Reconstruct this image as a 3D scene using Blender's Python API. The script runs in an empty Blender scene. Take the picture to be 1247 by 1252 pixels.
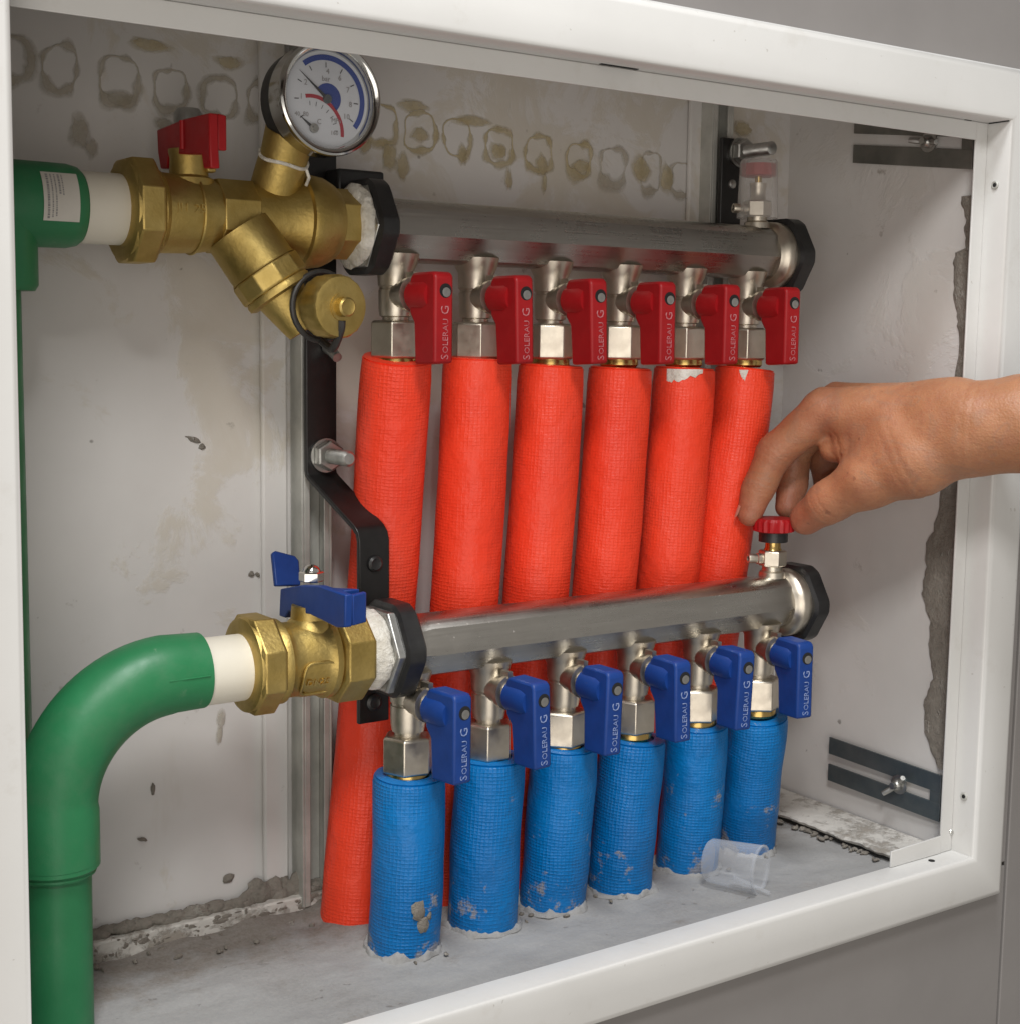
import bpy, math, random
import numpy as np
from mathutils import Vector, Matrix, noise
random.seed(7)
rad = math.radians
C = bpy.context.scene.collection
sc = bpy.context.scene

# ------------------------------------------------------------------ camera, world, lamps, exposure
cam_d = bpy.data.cameras.new('camera')
cam = bpy.data.objects.new('camera', cam_d); C.objects.link(cam)
cam.location = (-0.380, -0.626, 0.1577)
cam.rotation_euler = (rad(83.2425), rad(-0.7952), rad(-34.792))
cam_d.sensor_width = 36; cam_d.sensor_fit = 'HORIZONTAL'; cam_d.lens = 51.62
cam_d.clip_start = 0.01; cam_d.clip_end = 50
sc.camera = cam

world = bpy.data.worlds.new('World'); sc.world = world; world.use_nodes = True
bg = world.node_tree.nodes['Background']
bg.inputs[0].default_value = (1.0, 0.94, 0.87, 1); bg.inputs[1].default_value = 0.31

def area(name, loc, target, size, power, col):
    d = bpy.data.lights.new(name, 'AREA'); d.shape = 'SQUARE'; d.size = size; d.energy = power; d.color = col
    o = bpy.data.objects.new(name, d); C.objects.link(o); o.location = loc
    o.rotation_euler = (Vector(target) - Vector(loc)).to_track_quat('-Z', 'Y').to_euler()
    return o
area('ceiling_lamp', (-0.52, -0.88, 1.00), (0.08, -0.02, 0.08), 0.26, 9.8, (1.0, 0.985, 0.965))
area('ceiling_panel', (-0.22, -0.52, 1.50), (0.08, -0.06, 0.0), 0.30, 17.0, (0.97, 0.985, 1.0))
area('bounce_fill', (-1.15, -1.75, -0.25), (0.05, 0, 0.16), 1.6, 17, (1.0, 0.93, 0.85))  # added fill, no lamp seen; stands in for light bounced off the room floor

sc.view_settings.view_transform = 'Standard'; sc.view_settings.look = 'None'
sc.view_settings.exposure = 0.0; sc.view_settings.gamma = 1.0
sc.cycles.max_bounces = 10

# ------------------------------------------------------------------ materials
def mat(name, col, rough=0.5, metal=0.0, **kw):
    m = bpy.data.materials.new(name); m.use_nodes = True
    b = m.node_tree.nodes['Principled BSDF']
    b.inputs['Base Color'].default_value = (*col, 1); b.inputs['Roughness'].default_value = rough
    b.inputs['Metallic'].default_value = metal
    for k, v in kw.items(): b.inputs[k.replace('_', ' ')].default_value = v
    return m
class NT:
    def __init__(s, m): s.m = m; s.t = m.node_tree; s.b = s.t.nodes['Principled BSDF']
    def n(s, kind, **kw):
        x = s.t.nodes.new(kind)
        for k, v in kw.items(): setattr(x, k, v)
        return x
    def l(s, a, b): s.t.links.new(a, b)
    def coord(s, which='Object'): return s.n('ShaderNodeTexCoord').outputs[which]
    def noise(s, scale, detail=4, rough=0.55, vec=None, stretch=None, dist=0.0):
        v = vec if vec is not None else s.coord()
        if stretch:
            mp = s.n('ShaderNodeMapping'); mp.inputs['Scale'].default_value = stretch; s.l(v, mp.inputs[0]); v = mp.outputs[0]
        x = s.n('ShaderNodeTexNoise'); x.inputs['Scale'].default_value = scale; x.inputs['Detail'].default_value = detail
        x.inputs['Roughness'].default_value = rough; x.inputs['Distortion'].default_value = dist
        s.l(v, x.inputs['Vector']); return x.outputs['Fac']
    def ramp(s, fac, stops):
        r = s.n('ShaderNodeValToRGB'); e = r.color_ramp.elements
        while len(e) < len(stops): e.new(0.5)
        for i, (p, c) in enumerate(stops):
            e[i].position = p; e[i].color = (*c, 1) if not isinstance(c, (int, float)) else (c, c, c, 1)
        s.l(fac, r.inputs[0]); return r.outputs[0]
    def mix(s, fac, a, b):
        x = s.n('ShaderNodeMix', data_type='RGBA')
        for sock, v in ((x.inputs['Factor'], fac), (x.inputs['A'], a), (x.inputs['B'], b)): pass
        self_in = [i for i in x.inputs if i.name in ('Factor',) and i.type == 'VALUE'][0]
        A = [i for i in x.inputs if i.name == 'A' and i.type == 'RGBA'][0]
        B = [i for i in x.inputs if i.name == 'B' and i.type == 'RGBA'][0]
        for sock, v in ((self_in, fac), (A, a), (B, b)):
            if isinstance(v, (int, float)): sock.default_value = v
            elif isinstance(v, tuple): sock.default_value = (*v, 1)
            else: s.l(v, sock)
        return [o for o in x.outputs if o.type == 'RGBA'][0]
    def math(s, op, a, b=None, c=None):
        x = s.n('ShaderNodeMath', operation=op)
        for i, v in enumerate((a, b, c)):
            if v is None: continue
            if isinstance(v, (int, float)): x.inputs[i].default_value = v
            else: s.l(v, x.inputs[i])
        return x.outputs[0]
    def bump(s, h, strength=0.3, dist=0.001, normal=None):
        x = s.n('ShaderNodeBump'); x.inputs['Strength'].default_value = strength; x.inputs['Distance'].default_value = dist
        s.l(h, x.inputs['Height'])
        if normal is not None: s.l(normal, x.inputs['Normal'])
        return x.outputs[0]
    def color(s, c): s.l(c, s.b.inputs['Base Color'])
    def rough(s, c): s.l(c, s.b.inputs['Roughness'])
    def normal(s, c): s.l(c, s.b.inputs['Normal'])
M = {}
def mottled(name, c1, c2, rough, metal=0, scale=60, bump=0.0, bscale=None, bdist=0.0004, r2=None, **kw):
    m = mat(name, c1, rough, metal, **kw); t = NT(m)
    f = t.noise(scale, 6, 0.6)
    t.color(t.ramp(f, [(0.35, c1), (0.65, c2)]))
    if r2 is not None: t.rough(t.ramp(t.noise(scale * 1.7, 5), [(0.3, rough), (0.7, r2)]))
    if bump: t.normal(t.bump(t.noise(bscale or scale * 8, 5), bump, bdist))
    M[name] = m; return m
def frame_paint():
    m = mat('frame_paint', (0.73, 0.72, 0.70), 0.34); t = NT(m)
    c = t.ramp(t.noise(12, 6, 0.65), [(0.3, (0.600, 0.597, 0.580)), (0.7, (0.640, 0.637, 0.622))])
    sm = t.ramp(t.noise(36, 7, 0.72), [(0.58, 0.0), (0.78, 0.36)]); c = t.mix(sm, c, (0.45, 0.42, 0.37))
    ch = t.ramp(t.noise(210, 3, 0.5), [(0.735, 0.0), (0.755, 1.0)]); c = t.mix(t.math('MULTIPLY', ch, 0.40), c, (0.30, 0.27, 0.23))
    t.color(c); t.rough(t.ramp(t.noise(20, 6, 0.65), [(0.3, 0.28), (0.7, 0.46)])); t.normal(t.bump(t.noise(700, 3), 0.10, 0.0002)); M['frame_paint'] = m
frame_paint()
mottled('brass', (0.54, 0.405, 0.145), (0.43, 0.31, 0.095), 0.42, 1.0, scale=55, bump=0.4, bscale=520, bdist=0.0005, r2=0.60)
mottled('nickel', (0.66, 0.61, 0.52), (0.56, 0.51, 0.43), 0.32, 1.0, scale=90, bump=0.15, bscale=500, bdist=0.0002, r2=0.46)
mottled('bright_brass', (0.62, 0.44, 0.17), (0.52, 0.36, 0.12), 0.25, 1.0, scale=90)
mottled('zinc', (0.55, 0.55, 0.53), (0.42, 0.42, 0.40), 0.33, 1.0, scale=120, bump=0.1, r2=0.5)
mottled('galvanised', (0.56, 0.56, 0.52), (0.42, 0.42, 0.39), 0.42, 0.35, scale=45, r2=0.55)
mottled('worn_steel', (0.26, 0.255, 0.23), (0.17, 0.17, 0.155), 0.42, 0.7, scale=45, r2=0.55)
mottled('dark_steel', (0.17, 0.19, 0.195), (0.10, 0.13, 0.145), 0.38, 0.7, scale=35, r2=0.5)
mottled('black_plastic', (0.012, 0.012, 0.013), (0.02, 0.02, 0.02), 0.34, scale=120, bump=0.08, r2=0.46)
mottled('black_paint', (0.008, 0.0075, 0.0075), (0.012, 0.011, 0.011), 0.28, scale=120, bump=0.08, r2=0.4)
mottled('rubber', (0.02, 0.018, 0.017), (0.03, 0.028, 0.026), 0.5, scale=200)
mottled('red_plastic', (0.355, 0.008, 0.011), (0.31, 0.006, 0.009), 0.40, scale=80, bump=0.06, r2=0.5, Specular_IOR_Level=0.35)
mottled('blue_plastic', (0.006, 0.036, 0.185), (0.008, 0.045, 0.225), 0.40, scale=80, bump=0.06, r2=0.5, Specular_IOR_Level=0.35)
def green():
    m = mat('green_plastic', (0.02, 0.18, 0.07), 0.45); t = NT(m)
    c = t.ramp(t.noise(22, 5, 0.6), [(0.3, (0.017, 0.165, 0.060)), (0.7, (0.023, 0.205, 0.078))])
    sc_ = t.ramp(t.noise(120, 4, 0.65, stretch=(1, 1, 0.35)), [(0.66, 0.0), (0.74, 1.0)]); wh = t.ramp(t.noise(14, 4), [(0.45, 0.0), (0.65, 0.6)])
    c = t.mix(t.math('MULTIPLY', sc_, wh), c, (0.22, 0.33, 0.22)); du = t.ramp(t.noise(40, 7, 0.72), [(0.5, 0.0), (0.8, 0.28)]); c = t.mix(du, c, (0.13, 0.20, 0.13))
    t.color(c); t.rough(t.ramp(t.noise(50, 5), [(0.3, 0.36), (0.7, 0.58)])); t.normal(t.bump(t.noise(260, 5, 0.65), 0.16, 0.0006)); M['green_plastic'] = m
green()
mottled('white_plastic', (0.74, 0.70, 0.60), (0.70, 0.66, 0.56), 0.38, scale=40, r2=0.5)
mottled('thread_tape', (0.78, 0.76, 0.70), (0.55, 0.52, 0.45), 0.6, scale=180, bump=0.9, bscale=260, bdist=0.002)
mottled('chrome', (0.62, 0.62, 0.60), (0.58, 0.58, 0.56), 0.12, 1.0, scale=60)
def mortar():
    m = mat('mortar', (0.33, 0.3, 0.26), 0.95); t = NT(m)
    c = t.ramp(t.noise(70, 7, 0.7), [(0.3, (0.22, 0.195, 0.165)), (0.55, (0.31, 0.28, 0.24)), (0.75, (0.38, 0.35, 0.31))])
    fl = t.ramp(t.noise(55, 5, 0.7, stretch=(1, 1, 0.5)), [(0.60, 0.0), (0.66, 1.0)]); c = t.mix(t.math('MULTIPLY', fl, 0.55), c, (0.56, 0.53, 0.48))
    t.color(c); t.normal(t.bump(t.math('ADD', t.noise(260, 8, 0.75), t.math('MULTIPLY', fl, 0.4)), 1.0, 0.003)); M['mortar'] = m
mortar()

mottled('cloth', (0.75, 0.75, 0.76), (0.68, 0.68, 0.70), 0.9, scale=200, bump=0.4, bscale=900)
mottled('tile', (0.235, 0.222, 0.215), (0.215, 0.203, 0.197), 0.42, scale=14, r2=0.5)
mottled('grout', (0.16, 0.15, 0.14), (0.12, 0.11, 0.10), 0.9, scale=60)
mottled('dial_white', (0.64, 0.665, 0.71), (0.62, 0.645, 0.69), 0.6, scale=60)
mottled('print_black', (0.03, 0.03, 0.035), (0.04, 0.04, 0.045), 0.6, scale=60)
mottled('print_grey', (0.26, 0.25, 0.25), (0.30, 0.29, 0.29), 0.7, scale=160)
mottled('print_red', (0.40, 0.02, 0.04), (0.36, 0.02, 0.04), 0.6, scale=60)
mottled('print_blue', (0.02, 0.05, 0.26), (0.02, 0.06, 0.30), 0.6, scale=60)
mottled('print_white', (0.54, 0.25, 0.27), (0.40, 0.05, 0.06), 0.6, scale=420)
mottled('print_pale', (0.34, 0.41, 0.60), (0.05, 0.11, 0.34), 0.6, scale=420)
mottled('sticker', (0.66, 0.63, 0.57), (0.60, 0.57, 0.51), 0.55, scale=60)
def residue(name, c1, c2, top):
    m = mat(name, c1, 0.65); t = NT(m); c = t.ramp(t.noise(90, 5, 0.65), [(0.3, c1), (0.7, c2)]); t.color(c)
    t.normal(t.bump(t.noise(300, 6, 0.7), 0.8, 0.002))
    a = t.n('ShaderNodeAttribute'); a.attribute_name = 'residue_amount'
    f = t.math('MULTIPLY', t.math('ADD', a.outputs['Fac'], t.math('MULTIPLY', t.math('SUBTRACT', t.noise(170, 6, 0.75), 0.5), 1.1)), top)
    f.node.use_clamp = True
    mx = t.n('ShaderNodeMixShader'); tr = t.n('ShaderNodeBsdfTransparent'); out = m.node_tree.nodes['Material Output']
    t.l(f, mx.inputs[0]); t.l(tr.outputs[0], mx.inputs[1]); t.l(t.b.outputs[0], mx.inputs[2]); t.l(mx.outputs[0], out.inputs[0]); M[name] = m
residue('glue', (0.47, 0.415, 0.31), (0.57, 0.53, 0.45), 0.58)
residue('yellow_glue', (0.52, 0.42, 0.21), (0.62, 0.54, 0.36), 0.66)
mottled('fingernail', (0.62, 0.36, 0.27), (0.66, 0.42, 0.33), 0.35, scale=60)
mottled('dark_hole', (0.006, 0.006, 0.006), (0.01, 0.01, 0.01), 0.9, scale=60)

def stainless():
    m = mat('stainless', (0.47, 0.46, 0.44), 0.27, 1.0); t = NT(m)
    f = t.noise(30, 5, 0.6, stretch=(0.4, 3, 3)); col = t.ramp(f, [(0.3, (0.42, 0.405, 0.375)), (0.7, (0.54, 0.525, 0.49))])
    sc_ = t.noise(240, 3, 0.5, stretch=(0.05, 4, 4)); blot = t.noise(42, 7, 0.7); dust = t.noise(620, 3, 0.6)
    dm = t.ramp(t.math('ADD', dust, t.math('MULTIPLY', blot, 0.25)), [(0.83, 0.0), (0.89, 1.0)])
    film = t.ramp(blot, [(0.45, 0.0), (0.75, 0.35)])
    t.color(t.mix(t.math('MULTIPLY', dm, 0.40), t.mix(film, col, (0.40, 0.37, 0.33)), (0.62, 0.60, 0.56)))
    t.rough(t.math('ADD', t.math('MULTIPLY', dm, 0.4), t.math('MULTIPLY_ADD', blot, 0.30, t.math('MULTIPLY_ADD', sc_, 0.16, 0.07))))
    t.l(t.math('SUBTRACT', 1.0, t.math('MULTIPLY', dm, 0.7)), t.b.inputs['Metallic'])
    t.normal(t.bump(sc_, 0.14, 0.0003)); M['stainless'] = m
stainless()

def foam(name, c1, c2, dirt):
    m = mat(name, c1, 0.42, 0.0, Specular_IOR_Level=0.32); t = NT(m); b = t.b
    uv = t.n('ShaderNodeUVMap').outputs[0]
    ob = t.n('ShaderNodeTexCoord').outputs['Object']; oi = t.n('ShaderNodeObjectInfo'); of = t.n('ShaderNodeVectorMath', operation='ADD')
    t.l(ob, of.inputs[0]); t.l(oi.outputs['Location'], of.inputs[1]); of = of.outputs[0]
    sx = t.n('ShaderNodeSeparateXYZ')
    # slight wobble of the woven net
    wob = t.n('ShaderNodeTexNoise'); wob.inputs['Scale'].default_value = 60; t.l(uv, wob.inputs['Vector'])
    wm = t.n('ShaderNodeVectorMath', operation='MULTIPLY_ADD'); wm.inputs[1].default_value = (0.0016,) * 3
    t.l(wob.outputs['Color'], wm.inputs[0]); t.l(uv, wm.inputs[2]); t.l(wm.outputs[0], sx.inputs[0])
    def thread(o, p):
        w = t.math('ABSOLUTE', t.math('SINE', t.math('MULTIPLY', o, math.pi / p)))
        return t.math('POWER', t.math('SUBTRACT', 1.0, w), 1.7)
    a = thread(sx.outputs[0], 0.0021); c = thread(sx.outputs[1], 0.0019)
    h = t.math('MAXIMUM', t.math('MULTIPLY', a, 0.75), c)
    cross = t.math('MULTIPLY', a, c)
    amp = t.ramp(t.noise(26, 4, 0.6, vec=of), [(0.36, 0.08), (0.64, 1.0)])
    hh = t.math('MULTIPLY', t.math('ADD', h, t.math('MULTIPLY', cross, 0.7)), amp)
    n1 = t.bump(hh, 0.40 if name == 'foam_blue' else 0.30, 0.0010); n2 = t.bump(t.noise(60, 5, 0.6, vec=of), 0.42, 0.005, n1); t.normal(n2)
    col = t.ramp(t.noise(18, 4, vec=of), [(0.3, c1), (0.7, c2)])
    film = t.ramp(t.noise(34, 6, 0.7, vec=of, stretch=(1, 1, 0.4)), [(0.48, 0.0), (0.75, 0.30)]); col = t.mix(film, col, tuple(0.72 * a + 0.075 for a in c1))
    # smears of dried mortar low on the pipe (object z from the pipe's own foot)
    oz = t.n('ShaderNodeSeparateXYZ'); t.l(ob, oz.inputs[0])
    low = t.n('ShaderNodeMapRange'); low.inputs['From Min'].default_value = 0.085; low.inputs['From Max'].default_value = 0.0
    t.l(oz.outputs[2], low.inputs[0])
    big = t.noise(42, 6, 0.7, vec=of)
    f = t.math('ADD', big, t.math('MULTIPLY', low.outputs[0], 0.17))
    fine = t.noise(260, 4, 0.7, vec=of)
    f = t.math('ADD', f, t.math('MULTIPLY', t.math('SUBTRACT', fine, 0.5), 0.22))
    mask = t.ramp(f, [(dirt, 0.0), (dirt + 0.06, 1.0)])
    mask = t.math('MULTIPLY', mask, 0.75)
    t.color(t.mix(mask, col, (0.30, 0.27, 0.24)))
    t.rough(t.math('MULTIPLY_ADD', mask, 0.45, 0.40))
    M[name] = m
foam('foam_red', (0.86, 0.050, 0.019), (0.91, 0.070, 0.028), 0.83)
foam('foam_blue', (0.0, 0.122, 0.37), (0.0, 0.168, 0.48), 0.69)

def panel(mname, amt):
    m = mat(mname, (0.60, 0.57, 0.54), 0.5); t = NT(m)
    ob = t.coord(); s3 = t.n('ShaderNodeSeparateXYZ'); t.l(ob, s3.inputs[0]); z = s3.outputs[2]
    base = t.ramp(t.noise(9, 6, 0.6), [(0.3, (0.595, 0.580, 0.562)), (0.7, (0.665, 0.650, 0.632))])
    hi = t.n('ShaderNodeMapRange'); hi.inputs['From Min'].default_value = 0.17; hi.inputs['From Max'].default_value = 0.30; t.l(z, hi.inputs[0])
    f = t.math('ADD', t.noise(17, 7, 0.65, dist=0.6), t.math('MULTIPLY', hi.outputs[0], 0.15))
    stain = t.ramp(f, [(0.64, 0.0), (0.70, 0.8), (0.78, 1.0)])
    c = t.mix(t.math('MULTIPLY', stain, 0.32 * amt), base, (0.44, 0.36, 0.20))
    runs = t.ramp(t.noise(26, 5, 0.6, stretch=(1, 1, 0.22)), [(0.63, 0.0), (0.75, 0.6)])
    c = t.mix(t.math('MULTIPLY', runs, 0.42 * amt), c, (0.42, 0.36, 0.27))
    specks = t.ramp(t.noise(95, 2, 0.4), [(0.775, 0.0), (0.80, 1.0)])
    c = t.mix(t.math('MULTIPLY', specks, 0.6), c, (0.10, 0.085, 0.07))
    # builders' dirt along the bottom
    lo = t.n('ShaderNodeMapRange'); lo.inputs['From Min'].default_value = -0.118; lo.inputs['From Max'].default_value = -0.160; t.l(z, lo.inputs[0])
    g = t.ramp(t.math('ADD', t.noise(45, 6, 0.65), t.math('MULTIPLY', lo.outputs[0], 0.28)), [(0.66, 0.0), (0.74, 1.0)])
    c = t.mix(t.math('MULTIPLY', g, 0.7), c, (0.24, 0.205, 0.17))
    t.color(c); t.normal(t.bump(t.math('ADD', t.noise(14, 4), t.math('MULTIPLY', stain, 0.25)), 0.25, 0.004))
    t.rough(t.ramp(t.noise(30, 4), [(0.3, 0.42), (0.7, 0.6)]))
    M[mname] = m
panel('panel_paint', 1.0); panel('side_paint', 0.25)

def dirty_paint():
    m = mat('dirty_paint', (0.6, 0.58, 0.54), 0.6); t = NT(m)
    c = t.ramp(t.noise(20, 5), [(0.3, (0.52, 0.50, 0.46)), (0.7, (0.62, 0.60, 0.56))])
    d = t.ramp(t.noise(58, 7, 0.72, stretch=(1, 0.7, 1)), [(0.50, 0.0), (0.60, 0.9), (0.72, 1.0)]); c = t.mix(t.math('MULTIPLY', d, 0.8), c, (0.25, 0.215, 0.175))
    e = t.ramp(t.noise(90, 5, 0.7), [(0.63, 0.0), (0.70, 1.0)]); c = t.mix(t.math('MULTIPLY', e, 0.8), c, (0.10, 0.075, 0.055))
    t.color(c); t.normal(t.bump(t.math('ADD', d, t.noise(200, 5)), 0.6, 0.002)); M['dirty_paint'] = m
dirty_paint()
def concrete():
    m = mat('concrete', (0.30, 0.30, 0.30), 0.85); t = NT(m)
    c = t.ramp(t.noise(10, 8, 0.62), [(0.25, (0.33, 0.33, 0.325)), (0.55, (0.275, 0.272, 0.268)), (0.8, (0.20, 0.19, 0.178))])
    ob = t.coord(); s3 = t.n('ShaderNodeSeparateXYZ'); t.l(ob, s3.inputs[0])
    far = t.n('ShaderNodeMapRange'); far.inputs['From Min'].default_value = 0.01; far.inputs['From Max'].default_value = 0.075; t.l(s3.outputs[1], far.inputs[0])
    d = t.ramp(t.math('ADD', t.noise(38, 6, 0.7), t.math('MULTIPLY', far.outputs[0], 0.32)), [(0.58, 0.0), (0.78, 1.0)])
    c = t.mix(t.math('MULTIPLY', d, 0.75), c, (0.17, 0.14, 0.11))
    pit = t.ramp(t.noise(120, 3, 0.5), [(0.70, 0.0), (0.74, 1.0)])
    c = t.mix(t.math('MULTIPLY', pit, 0.6), c, (0.12, 0.105, 0.09))
    gr = t.ramp(t.noise(480, 4, 0.75), [(0.35, 0.0), (0.70, 0.35)]); c = t.mix(gr, c, (0.40, 0.39, 0.375))
    tr_ = t.ramp(t.noise(26, 6, 0.6, stretch=(0.35, 1.6, 1)), [(0.48, 0.0), (0.70, 0.4)]); c = t.mix(tr_, c, (0.40, 0.395, 0.39))
    t.color(c); t.normal(t.bump(t.math('ADD', t.noise(70, 8, 0.7), t.math('MULTIPLY', pit, -0.5)), 0.5, 0.003))
    M['concrete'] = m
concrete()

def skin():
    m = mat('skin', (0.50, 0.24, 0.14), 0.5, Subsurface_Weight=0.16, Subsurface_Scale=0.004)
    m.node_tree.nodes['Principled BSDF'].inputs['Subsurface Radius'].default_value = (1.0, 0.35, 0.18)
    t = NT(m)
    c = t.ramp(t.noise(30, 7, 0.65), [(0.25, (0.31, 0.132, 0.060)), (0.5, (0.395, 0.180, 0.086)), (0.78, (0.45, 0.222, 0.114))])
    a = t.n('ShaderNodeAttribute'); a.attribute_name = 'tint'
    c = t.mix(t.math('MULTIPLY', a.outputs['Fac'], 0.75), c, (0.40, 0.135, 0.085))
    vn = t.ramp(t.noise(46, 3, 0.5, stretch=(0.35, 0.8, 1.0), dist=1.2), [(0.54, 0.0), (0.60, 0.45), (0.66, 0.0)]); c = t.mix(vn, c, (0.30, 0.165, 0.105))
    bl = t.ramp(t.noise(110, 5, 0.7), [(0.46, 0.0), (0.74, 0.6)]); c = t.mix(bl, c, (0.30, 0.112, 0.064))
    fr = t.ramp(t.noise(190, 2, 0.4), [(0.72, 0.0), (0.77, 1.0)])
    c = t.mix(t.math('MULTIPLY', fr, 0.5), c, (0.18, 0.07, 0.04)); t.color(c)
    v = t.n('ShaderNodeTexVoronoi'); v.inputs['Scale'].default_value = 760; t.l(t.coord(), v.inputs['Vector'])
    h = t.math('ADD', t.math('MULTIPLY', v.outputs['Distance'], 0.5), t.noise(150, 7, 0.7))
    wr = t.noise(210, 3, 0.5, stretch=(0.35, 0.6, 1.8)); h = t.math('ADD', h, t.math('MULTIPLY', wr, 0.9))
    t.rough(t.ramp(t.noise(70, 5), [(0.3, 0.42), (0.7, 0.6)]))
    t.normal(t.bump(h, 0.30, 0.0010)); M['skin'] = m
skin()

def clear(name, col, alpha, rough=0.15):
    m = bpy.data.materials.new(name); m.use_nodes = True; nt = m.node_tree; nt.nodes.clear()
    out = nt.nodes.new('ShaderNodeOutputMaterial'); mx = nt.nodes.new('ShaderNodeMixShader'); tr = nt.nodes.new('ShaderNodeBsdfTransparent')
    pb = nt.nodes.new('ShaderNodeBsdfPrincipled'); pb.inputs['Base Color'].default_value = (*col, 1); pb.inputs['Roughness'].default_value = rough
    lw = nt.nodes.new('ShaderNodeLayerWeight'); lw.inputs['Blend'].default_value = 0.35
    mr = nt.nodes.new('ShaderNodeMapRange'); mr.inputs['To Min'].default_value = alpha; mr.inputs['To Max'].default_value = min(1, alpha + 0.55)
    nt.links.new(lw.outputs['Facing'], mr.inputs[0]); nt.links.new(mr.outputs[0], mx.inputs[0])
    nt.links.new(tr.outputs[0], mx.inputs[1]); nt.links.new(pb.outputs[0], mx.inputs[2]); nt.links.new(mx.outputs[0], out.inputs[0])
    M[name] = m
clear('clear_plastic', (0.68, 0.66, 0.64), 0.23)
clear('milky_plastic', (0.68, 0.71, 0.76), 0.10, 0.25)
clear('gauge_glass', (0.5, 0.5, 0.5), 0.04, 0.06)

# ------------------------------------------------------------------ mesh helpers (all points in world metres)
def V(*a): return Vector(a if len(a) == 3 else a[0])
def frame_of(axis, up=None):
    z = Vector(axis).normalized(); u = Vector(up) if up else (Vector((0, 0, 1)) if abs(z.z) < 0.9 else Vector((0, 1, 0)))
    x = (u - z * u.dot(z)).normalized(); y = z.cross(x); return x, y, z
class MB:
    def __init__(s): s.v = []; s.f = []; s.uv = {}
    def add(s, vs, fs, uvs=None):
        k = len(s.v); s.v += [tuple(p) for p in vs]
        for i, f in enumerate(fs):
            if uvs: s.uv[len(s.f)] = uvs[i]
            s.f.append(tuple(a + k for a in f))
        return s
    def box(s, lo, hi):
        x0, y0, z0 = lo; x1, y1, z1 = hi
        return s.add([(x0, y0, z0), (x1, y0, z0), (x1, y1, z0), (x0, y1, z0), (x0, y0, z1), (x1, y0, z1), (x1, y1, z1), (x0, y1, z1)],
                     [(0, 3, 2, 1), (4, 5, 6, 7), (0, 1, 5, 4), (1, 2, 6, 5), (2, 3, 7, 6), (3, 0, 4, 7)])
    def lathe(s, prof, o, axis, n=32, up=None, radfun=None, caps=True):
        """prof = [(t, r)] along axis from o; n sides"""
        x, y, z = frame_of(axis, up); o = Vector(o); vs = []; fs = []
        for t, r in prof:
            for i in range(n):
                a = 2 * math.pi * i / n; rr = r * (radfun(a, t) if radfun else 1)
                vs.append(o + z * t + x * (rr * math.cos(a)) + y * (rr * math.sin(a)))
        m = len(prof)
        for j in range(m - 1):
            for i in range(n):
                fs.append((j * n + i, j * n + (i + 1) % n, (j + 1) * n + (i + 1) % n, (j + 1) * n + i))
        if caps:
            fs.append(tuple(range(n - 1, -1, -1))); fs.append(tuple((m - 1) * n + i for i in range(n)))
        return s.add(vs, fs)
    def hexa(s, t0, t1, r, o, axis, up=None, rot=0.0, sides=6, ch=0.0012, rin=None):
        """hexagonal nut, chamfered; rin = bore"""
        x, y, z = frame_of(axis, up); o = Vector(o); vs = []; fs = []; n = sides
        prof = [(t0, r - ch * 1.3), (t0 + ch, r), (t1 - ch, r), (t1, r - ch * 1.3)]
        if rin: prof = [(t0, rin)] + prof + [(t1, rin)]
        for t, rr in prof:
            for i in range(n):
                a = rot + 2 * math.pi * i / n; vs.append(o + z * t + x * (rr * math.cos(a)) + y * (rr * math.sin(a)))
        m = len(prof)
        for j in range(m - 1 if not rin else m):
            for i in range(n):
                j2 = (j + 1) % m; fs.append((j * n + i, j * n + (i + 1) % n, j2 * n + (i + 1) % n, j2 * n + i))
        if not rin: fs.append(tuple(range(n - 1, -1, -1))); fs.append(tuple((m - 1) * n + i for i in range(n)))
        return s.add(vs, fs)
    def tube(s, pts, r, n=20, closed=False, caps=True, wob=0.0, flat=None):
        pts = [Vector(p) for p in pts]; m = len(pts); vs = []; fs = []; uvs = []
        rs = r if isinstance(r, (list, tuple)) else [r] * m
        tan = []
        for i in range(m):
            a = pts[(i - 1) % m] if (closed or i) else pts[i]; b = pts[(i + 1) % m] if (closed or i < m - 1) else pts[i]
            tan.append((b - a).normalized())
        x, y, _ = frame_of(tan[0]); L = [0.0]
        for i in range(m):
            if i:
                x = (x - tan[i] * x.dot(tan[i])).normalized(); L.append(L[-1] + (pts[i] - pts[i - 1]).length)
            y = tan[i].cross(x)
            for k in range(n):
                a = 2 * math.pi * k / n; rr = rs[i]
                d = x * math.cos(a) + y * math.sin(a)
                if wob: rr *= 1 + wob * noise.noise((pts[i] + d * rs[i]) * 38.0)
                if flat: d = x * math.cos(a) * flat[0] + y * math.sin(a) * flat[1]
                vs.append(pts[i] + d * rr)
        for i in range(m if closed else m - 1):
            j = (i + 1) % m
            for k in range(n):
                k2 = (k + 1) % n; fs.append((i * n + k, i * n + k2, j * n + k2, j * n + k))
                u0, u1 = k / n * 2 * math.pi * rs[i], (k + 1) / n * 2 * math.pi * rs[i]
                l0, l1 = L[i], (L[j] if j else L[-1] + 0.001); uvs.append(((u0, l0), (u1, l0), (u1, l1), (u0, l1)))
        if caps and not closed:
            fs.append(tuple(range(n - 1, -1, -1))); uvs.append(((0, 0),) * n)
            fs.append(tuple((m - 1) * n + k for k in range(n))); uvs.append(((0, 0),) * n)
        return s.add(vs, fs, uvs)
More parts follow.
